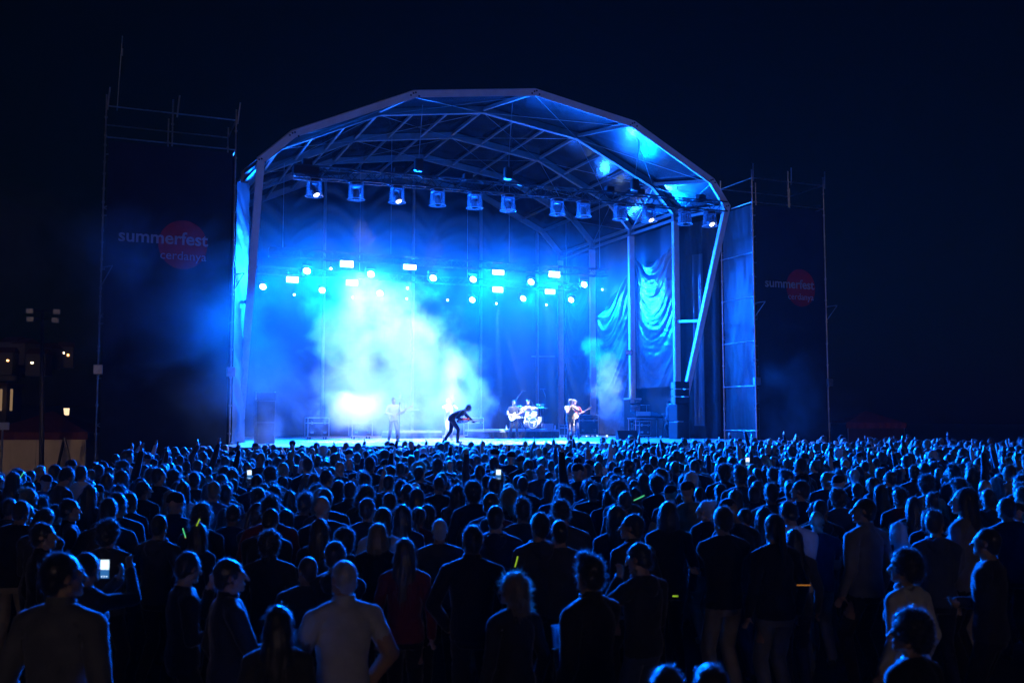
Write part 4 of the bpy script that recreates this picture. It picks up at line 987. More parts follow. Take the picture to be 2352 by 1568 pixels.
c0 = onv(1307, 990, 8.0); flight_case(c0.x, 8.0, 0.75, .6, .5, 'low flight case behind the singer')
c0 = onv(1345, 990, 9.2); flight_case(c0.x, 9.2, 1.1, .7, 1.0, 'tall flight case right of the singer')
c0 = onv(1088, 990, 9.5); flight_case(c0.x, 9.5, 0.8, .6, .85, 'flight case behind the bent guitarist')
for px, v, lb in ((1440, 2.0, 'black wedge monitor on the stage floor right of the singer'),):
    p = onz(px, 1010, FL); u = onv(px, 1005, v).x; t = thing('wedge_monitor', lb, 'speaker', (u, v, FL), R(-15))
    link('cabinet', MB().add([(-.45, .25, 0), (.45, .25, 0), (.45, -.3, 0), (-.45, -.3, 0), (-.45, .25, .42), (.45, .25, .42), (.45, -.05, .42), (-.45, -.05, .42), (.45, -.3, .1), (-.45, -.3, .1)],
        [(3, 2, 1, 0), (4, 5, 6, 7)][:1] + [(7, 6, 5, 4)[::-1], (0, 1, 5, 4), (2, 3, 9, 8), (8, 9, 7, 6), (1, 2, 8, 6, 5), (3, 0, 4, 7, 9)]).mesh('cabinet', 'black_plastic'), t)
    link('grille', MB().box((0, .19, .24), (.84, .012, .3), None).mesh('grille', 'grille'), t)
# PA stacks
def pa_stack(u, v, label, boxes=3):
    t = thing('speaker_stack', label, 'speaker stack', (u, v, FL)); L = lambda n_, mb, m_, par=None: link(n_, mb.mesh(n_, m_), par or t)
    for k in range(2):
        s = L('subwoofer', MB().rbox((0, 0, .4 + k * .81), (.66, .75, .79), .02), 'black_plastic'); L('grille', MB().box((0, -.382, .4 + k * .81), (.6, .012, .72)), 'grille', s)
    for k in range(boxes):
        z = 1.63 + .16 + k * .335; b = MB(); q = Matrix.Rotation(R(6 - 5 * k), 3, 'X')
        b.add([q @ Vector(c) + Vector((0, 0, z)) for c in [(-.36, -.33, -.155), (.36, -.33, -.155), (.27, .3, -.11), (-.27, .3, -.11), (-.36, -.33, .155), (.36, -.33, .155), (.27, .3, .11), (-.27, .3, .11)]], [(3, 2, 1, 0), (4, 5, 6, 7), (0, 1, 5, 4), (1, 2, 6, 5), (2, 3, 7, 6), (3, 0, 4, 7)])
        s = L('line_array_box', b, 'black_plastic'); L('grille', MB().box(q @ Vector((0, -.338, 0)) + Vector((0, 0, z)), (.66, .01, .27), q), 'grille', s)
        for x in (-1, 1): L('rigging_plate', MB().box((x * .35, -.1, z), (.03, .3, .3)), 'steel', s)
p = onz(1560, 1008, FL); pa_stack(p.x, p.y, 'speaker stack with three array boxes at stage right')
p = onv(607, 1015, 1.5); pa_stack(p.x, 1.5, 'dim blue speaker stack at the left stage leg', 1)
# microphone stands
def mic_stand(px, py, h, label, boom=None):
    p = onz(px, py, FL); t = thing('microphone_stand', label, 'microphone stand', p); L = lambda n_, mb, m_: link(n_, mb.mesh(n_, m_), t)
    L('base', MB().lathe((0, 0, 0), [(.001, .03), (.1, .028), (.125, .012), (.125, 0)], 16), 'black_metal'); L('pole', MB().tube((0, 0, .02), (0, 0, h), .014, 8), 'black_metal')
    e = Vector((0, 0, h))
    if boom: e = Vector(boom) + Vector((0, 0, h)); L('boom', MB().tube(Vector((0, 0, h)) - Vector(boom) * .3, e, .01, 6), 'black_metal')
    L('microphone', MB().tube(e, e + Vector((-.03, -.14, .05)), .012, 8, .016).ell(e + Vector((-.035, -.165, .06)), (.026, .026, .03), None, 10, 7), 'black_plastic')
mic_stand(917, 1014, 1.5, 'microphone stand in front of the left singer'); mic_stand(1146, 1011, 1.55, 'bare microphone stand left of the bass player'); mic_stand(1208, 1010, 1.0, 'boom microphone stand before the bass drum', (-.2, -.1, .5))

# risers
def riser(u0, u1, v0, dp, h, label):
    t = thing('stage_riser', label, 'platform', ((u0 + u1) / 2, v0 + dp / 2, FL)); w_ = u1 - u0
    link('deck', MB().box((0, 0, h - .05), (w_, dp, .1)).mesh('deck', 'deck'), t)
    link('skirt', MB().grid(lambda a, b: (-w_ / 2 + w_ * a, -dp / 2 - .012 - .012 * math.sin(a * w_ * 30), (h - .1) * b), 120, 2).mesh('skirt', 'skirt', True), t)
    for s in (-1, 1): link('skirt', MB().box((s * w_ / 2, 0, (h - .1) / 2), (.02, dp, h - .1)).mesh('skirt', 'skirt'), t)
    return t
RV = 7.0; ru0, ru1 = onv(1112, 990, RV).x, onv(1284, 990, RV).x; RZ = FL + .42
riser(ru0, ru1, RV, 2.6, .42, 'black-skirted drum riser at centre right')
ku0, ku1 = onv(905, 1000, 9.0).x, onv(1015, 1000, 9.0).x
riser(ku0, ku1, 9.0, 2.2, .36, 'low keyboard riser veiled in smoke')

# drum kit
dc = onv(1216, 985, RV + .9); DK = Vector((dc.x, RV + .75, RZ))
kit = thing('drum_kit', 'white drum kit with round logo on the bass drum', 'drum kit', DK, R(8))
KL = lambda n_, mb, m_, par=None, sm=False: link(n_, mb.mesh(n_, m_, sm), par or kit)
M('drum_white', (0.7, 0.7, 0.7), 0.25, coat=.4); M('drum_skin', (0.75, 0.75, 0.75), 0.5); M('logo_blue', (0.03, 0.10, 0.35), 0.5)
qx = Matrix.Rotation(R(90), 3, 'X')
bd = KL('bass_drum', MB().lathe((0, 0, .31), [(.28, -.22), (.29, -.2), (.29, .2), (.28, .22)], 32, qx, cap=True), 'drum_white', None, True)
KL('hoop', MB().rings([[Vector(((.298 + .016 * math.cos(b)) * math.cos(a), -.22 + .02 * math.sin(b), .31 + (.298 + .016 * math.cos(b)) * math.sin(a))) for b in (0, 1.57, 3.14, 4.7)] for a in (2 * math.pi * k / 36 for k in range(37))], cap=False), 'chrome', bd, True)
KL('drum_skin', MB().add([(0, -.226, .31)] + [(.275 * math.cos(2 * math.pi * k / 32), -.226, .31 + .275 * math.sin(2 * math.pi * k / 32)) for k in range(32)], [(0, 1 + k, 1 + (k + 1) % 32) for k in range(32)]), 'drum_skin', bd)
KL('logo_disc', MB().add([(0, -.230, .31)] + [(.235 * math.cos(2 * math.pi * k / 32), -.230, .31 + .235 * math.sin(2 * math.pi * k / 32)) for k in range(32)], [(0, 1 + k, 1 + (k + 1) % 32) for k in range(32)]), 'logo_blue', bd)
lg = MB()   # looped ribbon emblem
def ribbon(pts, ws):
    n = len(pts); q = []
    for i, (x, z) in enumerate(pts):
        x0, z0 = pts[max(0, i - 1)]; x1, z1 = pts[min(n - 1, i + 1)]; dx, dz = x1 - x0, z1 - z0; l = math.hypot(dx, dz) or 1; w_ = ws[i]
        q += [(x - dz / l * w_, -.234, .31 + z + dx / l * w_), (x + dz / l * w_, -.234, .31 + z - dx / l * w_)]
    lg.add(q, [(2 * i, 2 * i + 1, 2 * i + 3, 2 * i + 2) for i in range(n - 1)])
ribbon([(-.17, .07), (-.12, .035), (-.04, .03), (.03, .06), (.1, .1), (.15, .09), (.15, .05), (.09, .02), (.0, .0)], [.005, .03, .035, .025, .018, .018, .02, .022, .015])
ribbon([(.0, .0), (.04, -.03), (.05, -.1), (.03, -.16), (.035, -.19)], [.015, .025, .035, .04, .015])
ribbon([(.05, .0), (.11, -.02), (.13, -.06), (.1, -.09), (.06, -.07)], [.01, .016, .018, .014, .008])
KL('emblem', lg, 'white_paint', bd)
def drum(x, y, z, r_, h, tilt, nm): 
    q = Matrix.Rotation(R(tilt), 3, 'X'); o_ = KL(nm, MB().lathe((x, y, z), [(r_ * .97, -h / 2), (r_, -h / 2 + .02), (r_, h / 2 - .02), (r_ * .97, h / 2)], 20, q, cap=True), 'drum_white', None, True)
    KL('hoop', MB().lathe((x, y, z), [(r_ + .012, h / 2 - .03), (r_ + .014, h / 2 + .01), (r_ + .002, h / 2 + .01)], 20, q), 'chrome', o_, True)
drum(-.2, -.02, .74, .14, .2, 14, 'tom'); drum(.2, -.02, .74, .15, .22, 14, 'tom'); drum(.58, .25, .45, .2, .4, 0, 'floor_tom'); drum(-.5, .25, .62, .18, .14, 4, 'snare')
for lx, ly in ((.45, .1), (.7, .3), (.5, .42)): KL('drum_leg', MB().tube((lx, ly, 0), (lx, ly, .4), .012, 6), 'chrome')
for x, y, z, r_, tx in ((-.62, -.1, 1.12, .22, 12), (.5, -.1, 1.2, .23, 14), (.85, .2, 1.05, .24, 10), (-.8, .3, .92, .19, 2), (-.1, .1, 1.42, .16, 8)):
    q = Matrix.Rotation(R(tx), 3, 'X'); c = KL('cymbal', MB().lathe((x, y, z), [(.004, .03), (.03, .026), (.05, .012), (r_, -.012), (r_, -.016), (.004, .01)], 22, q), 'brass', None, True)
    st = MB().tube((x, y, .3), (x, y, z + .05), .012, 6)
    for a in (0.3, 2.4, 4.5): st.tube((x, y, .35), (x + .22 * math.cos(a), y + .22 * math.sin(a), .01), .01, 6)
    KL('cymbal_stand', st, 'chrome')
for x, y, z, tx, ty in ((-.55, .4, 1.78, -.25, 1.9), (1.2, .5, 1.9, .95, 2.0)):
    KL('overhead_mic', MB().tube((x, y, 0), (x, y, z - .3), .012, 6).tube((x, y, z - .3), (tx, y - .1, ty), .009, 6).rbox((tx, y - .1, ty), (.3, .07, .04), .01), 'chrome')
KL('drum_stool', MB().lathe((0, .75, .5), [(.001, .06), (.16, .05), (.17, 0), (.001, 0)], 16).tube((0, .75, 0), (0, .75, .5), .03, 8), 'black_plastic')
# small things on the riser
for k, (dx, c_) in enumerate(((-1.5, 'white_paint'), (-1.25, 'drum_white'), (1.05, 'white_paint'))):
    tag(MB().lathe((DK.x + dx, RV + .2, RZ), [(.034, 0), (.036, .14), (.014, .19), (.014, .22), (.001, .22)], 12).build('water_bottle', c_), ['leftmost small bottle on the drum riser', 'second small bottle from left on the drum riser', 'small bottle right of the bass drum'][k], 'bottle', 'bottles on the drum riser')
t = thing('milk_crate', 'white slatted box on the right end of the drum riser', 'crate', (ru1 - .45, RV + .35, RZ))
link('body', MB().box((0, 0, .15), (.48, .32, .26)).mesh('body', 'drum_white'), t)
for k in range(6): link('slat', MB().box((-.2 + k * .08, -.165, .15), (.03, .012, .28)).mesh('slat', 'case_edge'), t)

# keyboard on stand
kb = thing('keyboard', 'keyboard on a stand half hidden by smoke', 'keyboard', ((ku0 + ku1) / 2 - .5, 9.7, FL + .36)); KB = lambda n_, mb, m_: link(n_, mb.mesh(n_, m_), kb)
KB('keybed', MB().rbox((.2, 0, .95), (1.2, .32, .1), .02), 'black_plastic'); KB('keys', MB().box((.2, .03, 1.008), (1.1, .14, .02)), 'white_paint')
KB('stand', MB().tube((-.2, -.1, 0), (.6, .1, .9), .02, 6).tube((.6, -.1, 0), (-.2, .1, .9), .02, 6), 'black_metal')
# monitor desk, right
t = thing('mixing_desk', 'mixing console on flight cases behind the right speaker stack', 'mixing console', (10.0 - .3, 6.4, FL)); X = lambda n_, mb, m_, par=None: link(n_, mb.mesh(n_, m_), par or t)
X('console', MB().add([(-.75, -.35, .98), (.75, -.35, .98), (.75, .35, .98), (-.75, .35, .98), (-.75, -.35, 1.06), (.75, -.35, 1.06), (.75, .35, 1.3), (-.75, .35, 1.3)], [(3, 2, 1, 0), (4, 5, 6, 7), (0, 1, 5, 4), (1, 2, 6, 5), (2, 3, 7, 6), (3, 0, 4, 7)]), 'case')
X('console_lid', MB().rbox((-.45, -.5, 1.18), (.8, .06, .22), .02), 'case_edge'); X('desk_lamp', MB().tube((.2, .3, 1.3), (.2, .3, 1.6), .01, 6).rbox((.1, .25, 1.62), (.5, .08, .03), .01), 'white_paint')
X('table', MB().box((0, 0, .95), (1.7, .8, .05)), 'case_edge')
for x in (-.8, .8):
    for y in (-.35, .35): X('table_leg', MB().tube((x, y, 0), (x, y, .94), .025, 8), 'steel')
flight_case(9.35, 6.2, .62, .55, .68, 'flight case with latches under the mixing console')
t = thing('equipment_rack', 'open equipment rack with bright top behind the mixing console', 'rack', (9.5, 7.4, FL)); X('frame', MB().box((-.3, 0, .95), (.04, .6, 1.9)).box((.3, 0, .95), (.04, .6, 1.9)).box((0, 0, .03), (.6, .6, .05)), 'case', t)
X('top', MB().rbox((0, 0, 1.93), (.7, .65, .09), .02), 'white_paint', t)
for k in range(7): X('rack_unit', MB().box((0, -.27, .35 + k * .22), (.54, .05, .15 if k % 2 else .08)), 'steel' if k % 2 else 'case', t)
t = thing('clamp_lamp', 'unlit square floodlight clamped on the second right post', 'floodlight', (10.0, 8.5, 5.95)); X('housing', MB().rbox((-.15, -.15, 0), (.36, .12, .26), .02, Matrix.Rotation(R(-30), 3, 'Z')), 'black_plastic', t); X('glass', MB().box((-.19, -.22, 0), (.3, .01, .2), Matrix.Rotation(R(-30), 3, 'Z')), 'case_edge', t)

# ------------------------------------------------------------------ performers
body('guitarist', hr=(.10, .23, 1.06), hl=(-.44, .22, 1.20), hdr=(-.8, .1, -.5), hdl=(-.2, .3, .9), pr=(1, -.3, -.3), pl=(-.4, -.3, -1), footr=(.18, .05), footl=(-.18, -.03), head=(.12, .1), tris=9000, voxel=.01)
body('bent', lean=1.05, hips=.92, head=(.15, 0), footr=(.12, .24), footl=(-.15, -.24), hr=(.12, .40, .84), hl=(-.22, .90, .66), hdr=(-.7, .3, -.5), hdl=(0, .7, .3), pr=(.7, -1, .3), pl=(-.6, -.2, -.8), tris=9000, voxel=.01)
body('drummer', hips=.56, lean=.12, footr=(.16, .42), footl=(-.2, .4), hr=(.30, .42, .92), hl=(-.26, .40, 1.06), hdr=(-.3, .8, .3), hdl=(.3, .6, .6), pr=(1, -.4, -.3), pl=(-1, -.4, -.3), curl=.9, tris=8000, voxel=.01)
body('singer', head=(.32, 0), lean=.06, hr=(.06, .19, 1.41), hl=(-.05, .23, 1.44), hdr=(-.7, .1, .6), hdl=(.7, .1, .6), pr=(.7, -.1, -1), pl=(-.9, .2, -.6), curl=.85, footr=(.12, .12), footl=(-.12, -.1), tris=9500, voxel=.01, shirt_hem=.8)
body('trumpeter', head=(-.08, 0), hr=(.06, .30, 1.50), hl=(-.05, .36, 1.48), hdr=(-.5, .2, .6), hdl=(.5, .3, .6), pr=(1, 0, -.6), pl=(-1, 0, -.6), curl=.85, tris=8000, voxel=.01)
body('keys', head=(.25, 0), lean=.1, hr=(.22, .42, 1.08), hl=(-.2, .42, 1.08), hdr=(0, 1, -.2), hdl=(0, 1, -.2), tris=8000, voxel=.01)
AUD = Vector((-8, -26, 0))
def performer(key, px, py, z, hk, hc, top, bot, label, tgt=AUD, ls=True, skin=0, sc=1.02, v=None):
    p = onz(px, py, z) if v is None else Vector((onv(px, 990, v).x, v, z))
    o = person(key, hk, hc, top, bot, p, face_to(p, tgt), sc, skin, ls); return tag(o, label, 'person', 'band on stage')
pf = {}
pf['mic'] = performer('guitarist', 903, 1014, FL, 'short', 'dark', 'pale', 'denim', 'guitarist in a light shirt singing at the left microphone')
pf['keys'] = performer('keys', 917, 0, FL + .36, 'short', 'dark', 'dark grey', 'black', 'tall musician at the keyboard behind the left singer', v=10.3, sc=1.06)
pf['trumpet'] = performer('trumpeter', 1030, 1011, FL, 'short', 'fair', 'white', 'pale', 'musician in white playing a trumpet in the smoke', tgt=onz(1200, 1020, FL))
pb = onz(1038, 1017, FL); pf['bent'] = performer('bent', 1038, 1017, FL, 'short', 'dark', 'navy', 'navy', 'guitarist in dark clothes bent forward over his guitar', tgt=pb + RT * 5, sc=1.0); pf['bent'].scale = (1.16, 1.08, 1.04)
pf['bass'] = performer('guitarist', 1180, 1007, FL, 'short', 'brown', 'charcoal', 'black', 'bass player in a dark tee before the drum riser', ls=False)
pf['drum'] = performer('drummer', 1213, 0, RZ, 'short', 'fair', 'white', 'black', 'drummer in white behind the drum kit', v=RV + 1.55, sc=1.02)
pf['sing'] = performer('singer', 1310, 1013, FL, 'quiff', 'dark', 'olive', 'denim', 'singer in an olive shirt and jeans with hands at his mouth', tgt=Vector((-2, -26, 0)), ls=False, sc=.99)
pf['gtr'] = performer('guitarist', 1320, 1008, FL, 'wild', 'fair', 'dark red', 'denim', 'fair-haired guitarist half hidden behind the singer', ls=True)
pf['tech'] = performer('cup', 1537, 0, FL, 'cap', 'dark', 'grey', 'black', 'technician in a cap at the mixing console', v=5.1, tgt=Vector((8, 8, 0)))

def guitar(o, key, style, label, body_mat, rsc=1.0):
    a, _ = hand_pos(o, key, 1); b, _ = hand_pos(o, key, -1)
    X_ = (b - a).normalized(); fwd = o.matrix_basis.to_3x3() @ Vector((0, 1, 0)) if key != 'bent' else o.matrix_basis.to_3x3() @ Vector((0.1, .45, -.9)); fwd = (fwd - X_ * fwd.dot(X_)).normalized()
    Y_ = fwd; Z_ = X_.cross(Y_); Mx = Matrix((X_, Y_, Z_)).transposed().to_4x4(); Mx.translation = a - Y_ * .045 + Z_ * 0.0
    t = thing('acoustic_guitar' if style == 'acoustic' else 'electric_guitar', label, 'guitar'); t.matrix_basis = Mx
    L = lambda n_, mb, m_, par=None, sm=False: link(n_, mb.mesh(n_, m_, sm), par or t)
    s = rsc
    if style == 'acoustic': out = [(-.26, 0), (-.24, .12), (-.15, .185), (-.03, .165), (.05, .125), (.13, .14), (.2, .11), (.22, 0), (.2, -.11), (.13, -.14), (.05, -.125), (-.03, -.165), (-.15, -.185), (-.24, -.12)]
    else: out = [(-.22, .02), (-.2, .12), (-.1, .16), (.0, .13), (.06, .13), (.16, .17), (.2, .15), (.13, .06), (.12, -.03), (.18, -.12), (.13, -.14), (.02, -.12), (-.1, -.16), (-.2, -.12)]
    th = .045 if style == 'acoustic' else .022
    bo = L('body', MB().prism([(x * s, z * s) for x, z in out], -th, th), body_mat)
    nl = (.62 if style != 'bass' else .78) * s
    L('neck', MB().beam((.12 * s, th * .6, 0), (.12 * s + nl, th * .6, 0), .05, .022, up=(0, 1, 0)), 'neck_wood'); L('headstock', MB().beam((.12 * s + nl, th * .6, 0), (.12 * s + nl + .16, th * .6 - .01, .01), .085, .016, up=(0, 1, 0)), 'neck_wood')
    for k in range(3):
        for sg in (-1, 1): L('tuner', MB().tube((.12 * s + nl + .03 + .04 * k, th * .6, sg * .04), (.12 * s + nl + .03 + .04 * k, th * .6, sg * .065), .007, 6), 'chrome')
    L('pickguard', MB().prism([(-.06, -.02), (.1, -.03), (.13, -.1), (.02, -.1), (-.08, -.12)], th + .001, th + .004), 'guard', bo); L('bridge', MB().box((-.1 * s, th + .008, 0), (.03, .014, .08)), 'chrome', bo)
M('neck_wood', (0.5, 0.33, 0.18), 0.4); M('guard', (0.6, 0.6, 0.58), 0.3); M('guitar_red', (0.35, 0.05, 0.04), 0.2, coat=.5); M('guitar_cream', (0.6, 0.5, 0.35), 0.25, coat=.5); M('guitar_dark', (0.05, 0.03, 0.02), 0.3, coat=.4); M('guitar_white', (.65, .65, .63), .25, coat=.5)
guitar(pf['mic'], 'guitarist', 'electric', 'pale electric guitar held by the left singer', 'guitar_white')
guitar(pf['bent'], 'bent', 'acoustic', 'reddish guitar held low by the bent guitarist', 'guitar_red')
guitar(pf['bass'], 'guitarist', 'bass', 'white bass guitar slung before the drum riser', 'guitar_white', 1.05)
guitar(pf['gtr'], 'guitarist', 'electric', 'cream electric guitar with long neck beside the singer', 'guitar_cream')
hp_, hd_ = hand_pos(pf['trumpet'], 'trumpeter', -1); fx = pf['trumpet'].matrix_basis.to_3x3() @ Vector((0, 1, 0)); fx.normalize()
t = thing('trumpet', 'trumpet raised by the musician in white', 'trumpet', hp_); q = Vector((0, 0, 1)).rotation_difference(fx).to_matrix()
link('bell', MB().lathe((0, 0, 0), [(.006, -.2), (.008, .02), (.012, .1), (.03, .16), (.06, .19)], 16, q).mesh('bell', 'brass', True), t); link('valves', MB().box(q @ Vector((0, -.03, -.05)), (.03, .03, .1)).mesh('valves', 'brass'), t)
h1, _ = hand_pos(pf['sing'], 'singer', 1); t = thing('microphone', 'microphone cupped in the hands of the singer', 'microphone', h1); link('handle', MB().tube((0, 0, -.12), (0, 0, .02), .013, 8, .018).mesh('handle', 'black_metal'), t); link('grille', MB().ell((0, 0, .04), (.027, .027, .03), None, 10, 7).mesh('grille', 'steel', True), t)
for s in (1, -1):
    h1, d1 = hand_pos(pf['drum'], 'drummer', s); tag(MB().tube(h1 - d1 * .06, h1 + d1 * .3, .008, 6).build('drumstick', 'neck_wood'), 'drumstick in the %s hand of the drummer' % ('right' if s > 0 else 'left'), 'drumstick')

# ------------------------------------------------------------------ things held in the crowd
SCREEN = E('phone_screen', (0.65, 0.85, 1.0), 1.6); SCREEN2 = E('phone_screen_dim', (0.06, 0.3, 0.85), 0.5); GREEN = E('glow_green', (0.12, 1.0, 0.4), .8); YELLOW = E('glow_yellow', (0.6, 1.0, 0.05), .6); ORANGE = E('glow_orange', (1.0, 0.35, 0.05), .35)
def phone(px, py, D, label, tilt=0.0, wd=.072):
    p = atd(px, py, D); t = thing('phone', label, 'phone', p, -R(YAW) + tilt)
    link('case', MB().rbox((0, 0, 0), (wd, .009, .15), .004).mesh('case', 'black_plastic'), t); link('screen', MB().box((0, -.0055, .035), (wd - .008, .002, .07)).mesh('screen', SCREEN), t); link('lower_screen', MB().box((0, -.0055, -.031), (wd - .008, .002, .062)).mesh('lower_screen', SCREEN2), t)
    for k in range(3): link('screen_button', MB().lathe((-.018 + .018 * k, -.0072, -.05), [(.001, 0), (.005, 0)], 8, Matrix.Rotation(R(90), 3, 'X')).mesh('screen_button', SCREEN), t)
    return p
hw, _ = hand_pos(*HOBJ[1], 1); a = proj(hw); phone(241, 1307, max(5.8, a[2]), 'brightly lit phone held up by the woman at lower left')
for px, py, D, lb in ((1145, 1090, 13.5, 'lit phone raised in mid crowd below the drum kit'), (573, 1090, 15, 'small lit phone in the crowd below the left leg'), (1717, 1060, 17, 'small lit phone in the crowd right of the slanted leg'), (1394, 1003, 33, 'tiny lit phone raised before the right side tarp')): phone(px, py, D, lb)
def glow(px, py, D, l, ang, mat, label):
    l *= .75
    p = atd(px, py, D); d_ = (RT * math.cos(R(ang)) + Vector((0, 0, 1)) * math.sin(R(ang))); tag(MB().path([p - d_ * l / 2, p - d_ * l * .48, p + d_ * l * .48, p + d_ * l / 2], [.002, .004, .004, .002], 8).build('glow_stick', mat), label, 'glow stick', 'glow sticks in the crowd')
glow(1186, 1289, 8.0, .12, 75, YELLOW, 'yellow-green glow stick held upright near the centre'); glow(1468, 1143, 9.5, .15, 25, GREEN, 'bright cyan-green glow stick raised right of centre'); glow(423, 1223, 9.0, .12, 110, GREEN, 'green glow stick leaning left beside an orange one')
glow(455, 1199, 9.3, .1, 65, YELLOW, 'thin yellow glow stick over long hair at left'); glow(50, 1091, 13, .12, 55, GREEN, 'green glow stick at the left edge'); glow(1213, 1026, 28, .35, 100, GREEN, 'left one of two thin green glow loops before the drums'); glow(1243, 1030, 28, .35, 112, GREEN, 'right one of two thin green glow loops before the drums'); glow(1846, 1343, 7.6, .14, 0, ORANGE, 'dim orange glow stick lying level at lower right'); glow(1551, 1368, 7, .05, 0, YELLOW, 'tiny yellow glow stick end right of the hand-to-chin person'); glow(425, 1230, 9.0, .06, 105, ORANGE, 'orange glow stick tip at left')
M('cup_white', (0.75, 0.75, 0.75), 0.4, trans=0.35); clear_plastic('cup_clear', (.8, .85, .9), .3)
def cup(hobj, side, mat, label):
    h_, _ = hand_pos(*hobj, side); t = MB().lathe((h_.x, h_.y, h_.z - .05), [(.001, 0), (.03, 0), (.042, .13), (.044, .132), (.04, .128), (.029, .006)], 20).build('plastic_cup', mat, smooth=True); tag(t, label, 'cup')
cup(HOBJ[3], 1, 'cup_white', 'white plastic cup held at lower left'); cup(HOBJ[10], 1, 'cup_clear', 'clear plastic cup held before the quiffed man')

# ================================================================== BACKGROUND
M('tent_red', (0.10, 0.018, 0.02), 0.8, var=0.15); M('tent_wall', (0.62, 0.52, 0.44), 0.8, var=0.15, vscale=1.2, bump=.2, bscale=3)
def tent(pc, w_, dp, hw, hr_, wall, roof, label, rz, wallp=True):
    t = thing('marquee_tent', label, 'tent', pc, rz); L = lambda n_, mb, m_, sm=False: link(n_, mb.mesh(n_, m_, sm), t)
    L('roof', MB().add([(-w_ / 2 - .1, -dp / 2 - .1, hw), (w_ / 2 + .1, -dp / 2 - .1, hw), (w_ / 2 + .1, dp / 2 + .1, hw), (-w_ / 2 - .1, dp / 2 + .1, hw), (0, 0, hr_)], [(0, 1, 4), (1, 2, 4), (2, 3, 4), (3, 0, 4)]), roof)
    L('valance', MB().grid(lambda a, b: (-w_ / 2 - .11 + (w_ + .22) * a, -dp / 2 - .12 - .02 * math.sin(a * 50), hw - .3 + .3 * b), 60, 1), roof)
    if wallp:
        for k in range(4):
            L('wall_panel', MB().grid(lambda a, b: (-w_ / 2 + w_ * (k + a) / 4 * .998, -dp / 2 + .04 * math.sin(a * 9 + k) * (1 - b), .02 + (hw - .05) * b), 16, 6), wall, True)
        for s in (-1, 1): L('wall_panel', MB().box((s * w_ / 2, 0, hw / 2), (.02, dp, hw - .1)), wall)
    for x in (-1, 1):
        for y in (-1, 1): L('tent_pole', MB().tube((x * w_ / 2, y * dp / 2 - .05, 0), (x * w_ / 2, y * dp / 2 - .05, hw), .03, 8), 'steel')
    return t
p = atd(100, 1000, 40); tent((p.x + .25, p.y + 1.5, 0), 3.9, 3, 2.0, 2.85, 'tent_wall', 'tent_red', 'dark red marquee with beige side walls left of the tower', R(-YAW) + .05)
t = thing('trestle', 'dark A-shaped trestle before the beige tent wall', 'trestle', (0, 0, 0)); b0, b1, b2 = atd(125, 1062, 38), atd(148, 1005, 38), atd(176, 1062, 38)
for q in (b0, b2): link('trestle_leg', MB().beam((q.x, q.y, 0.0), b1, .1, .06).mesh('trestle_leg', 'black_metal'), t)
t = thing('light_pole', 'dark pole with four unlit floodlights at far left', 'light pole'); b0 = atd(97, 1065, 37); b1 = atd(97, 712, 37); pb_ = MB().tube((b0.x, b0.y, 0), (b1.x, b1.y, b1.z), .1, 10, .06); link('pole', pb_.mesh('pole', 'black_metal'), t)
link('crossarm', MB().beam(atd(68, 712, 37), atd(130, 714, 37), .06, .06).beam(atd(68, 732, 37), atd(130, 733, 37), .06, .06).mesh('crossarm', 'black_metal'), t)
for x, y in ((68, 714), (130, 716), (69, 733), (127, 735)): q = atd(x, y, 36.9); link('floodlight', MB().rbox(q, (.26, .14, .2), .02).mesh('floodlight', 'steel'), t)
t = thing('work_light', 'lit white work light on a stand at the left edge', 'work light'); q0 = atd(6, 985, 33); link('stand', MB().tube((q0.x, q0.y, 0), q0, .03, 8).mesh('stand', 'steel'), t); link('lamp_head', MB().rbox(q0 + Vector((0, -.05, .1)), (.4, .12, .25), .02).mesh('lamp_head', 'white_paint'), t); link('lamp_panel', MB().box(q0 + Vector((.0, .02, .1)), (.34, .03, .2)).mesh('lamp_panel', E('work_panel', (1, .85, .65), 4)), t)
light('SPOT', 'work_glow', q0 + Vector((.1, .15, .1)), 90, (1, .66, .42), t, atd(110, 1030, 40), .15, 100, .8)
# pale building; the light on its pillars is put in as emission
bld = thing('town_building', 'pale building with lit pillars at the left edge', 'building', (0, 0, 0)); D0 = 130; b0, b1 = atd(-60, 945, D0), atd(30, 885, D0)
cx = (b0 + b1) / 2; q = Matrix.Rotation(-R(YAW), 3, 'Z'); wdt = (b1 - b0).dot(RT)
link('wall', MB().box((cx.x, cx.y + 2, b1.z / 2), (abs(wdt), 4, b1.z), q).mesh('wall', M('plaster', (0.1, 0.09, 0.08), .8, var=.1)), bld); link('roof', MB().box((cx.x, cx.y + 1.8, b1.z + .15), (abs(wdt) + .6, 5, .3), q).mesh('roof', M('roof_tile', (.15, .07, .05), .8)), bld)
PILLAR_GLOW = E('lit_pillar', (1, .62, .32), .22)
for x in (2, 26): q0, q1 = atd(x, 943, D0 - .6), atd(x, 893, D0 - .6); link('lit_pillar', MB().box(((q0 + q1) / 2), (.2, .3, q1.z - q0.z), q).mesh('lit_pillar', PILLAR_GLOW), bld)
lamp = thing('street_lantern', 'lit lantern above the red tent roof', 'street lamp'); q0, q1 = atd(153, 953, 60), atd(153, 937, 60); link('lantern', MB().tube(q0, q1, .13, 10, .17).mesh('lantern', E('lantern', (1, .7, .42), 1.3)), lamp); link('post', MB().tube((q0.x, q0.y, 0), q0, .06, 8).mesh('post', 'black_metal'), lamp); link('hood', MB().tube(q1, q1 + Vector((0, 0, .08)), .22, 10, .05).mesh('hood', 'black_metal'), lamp)
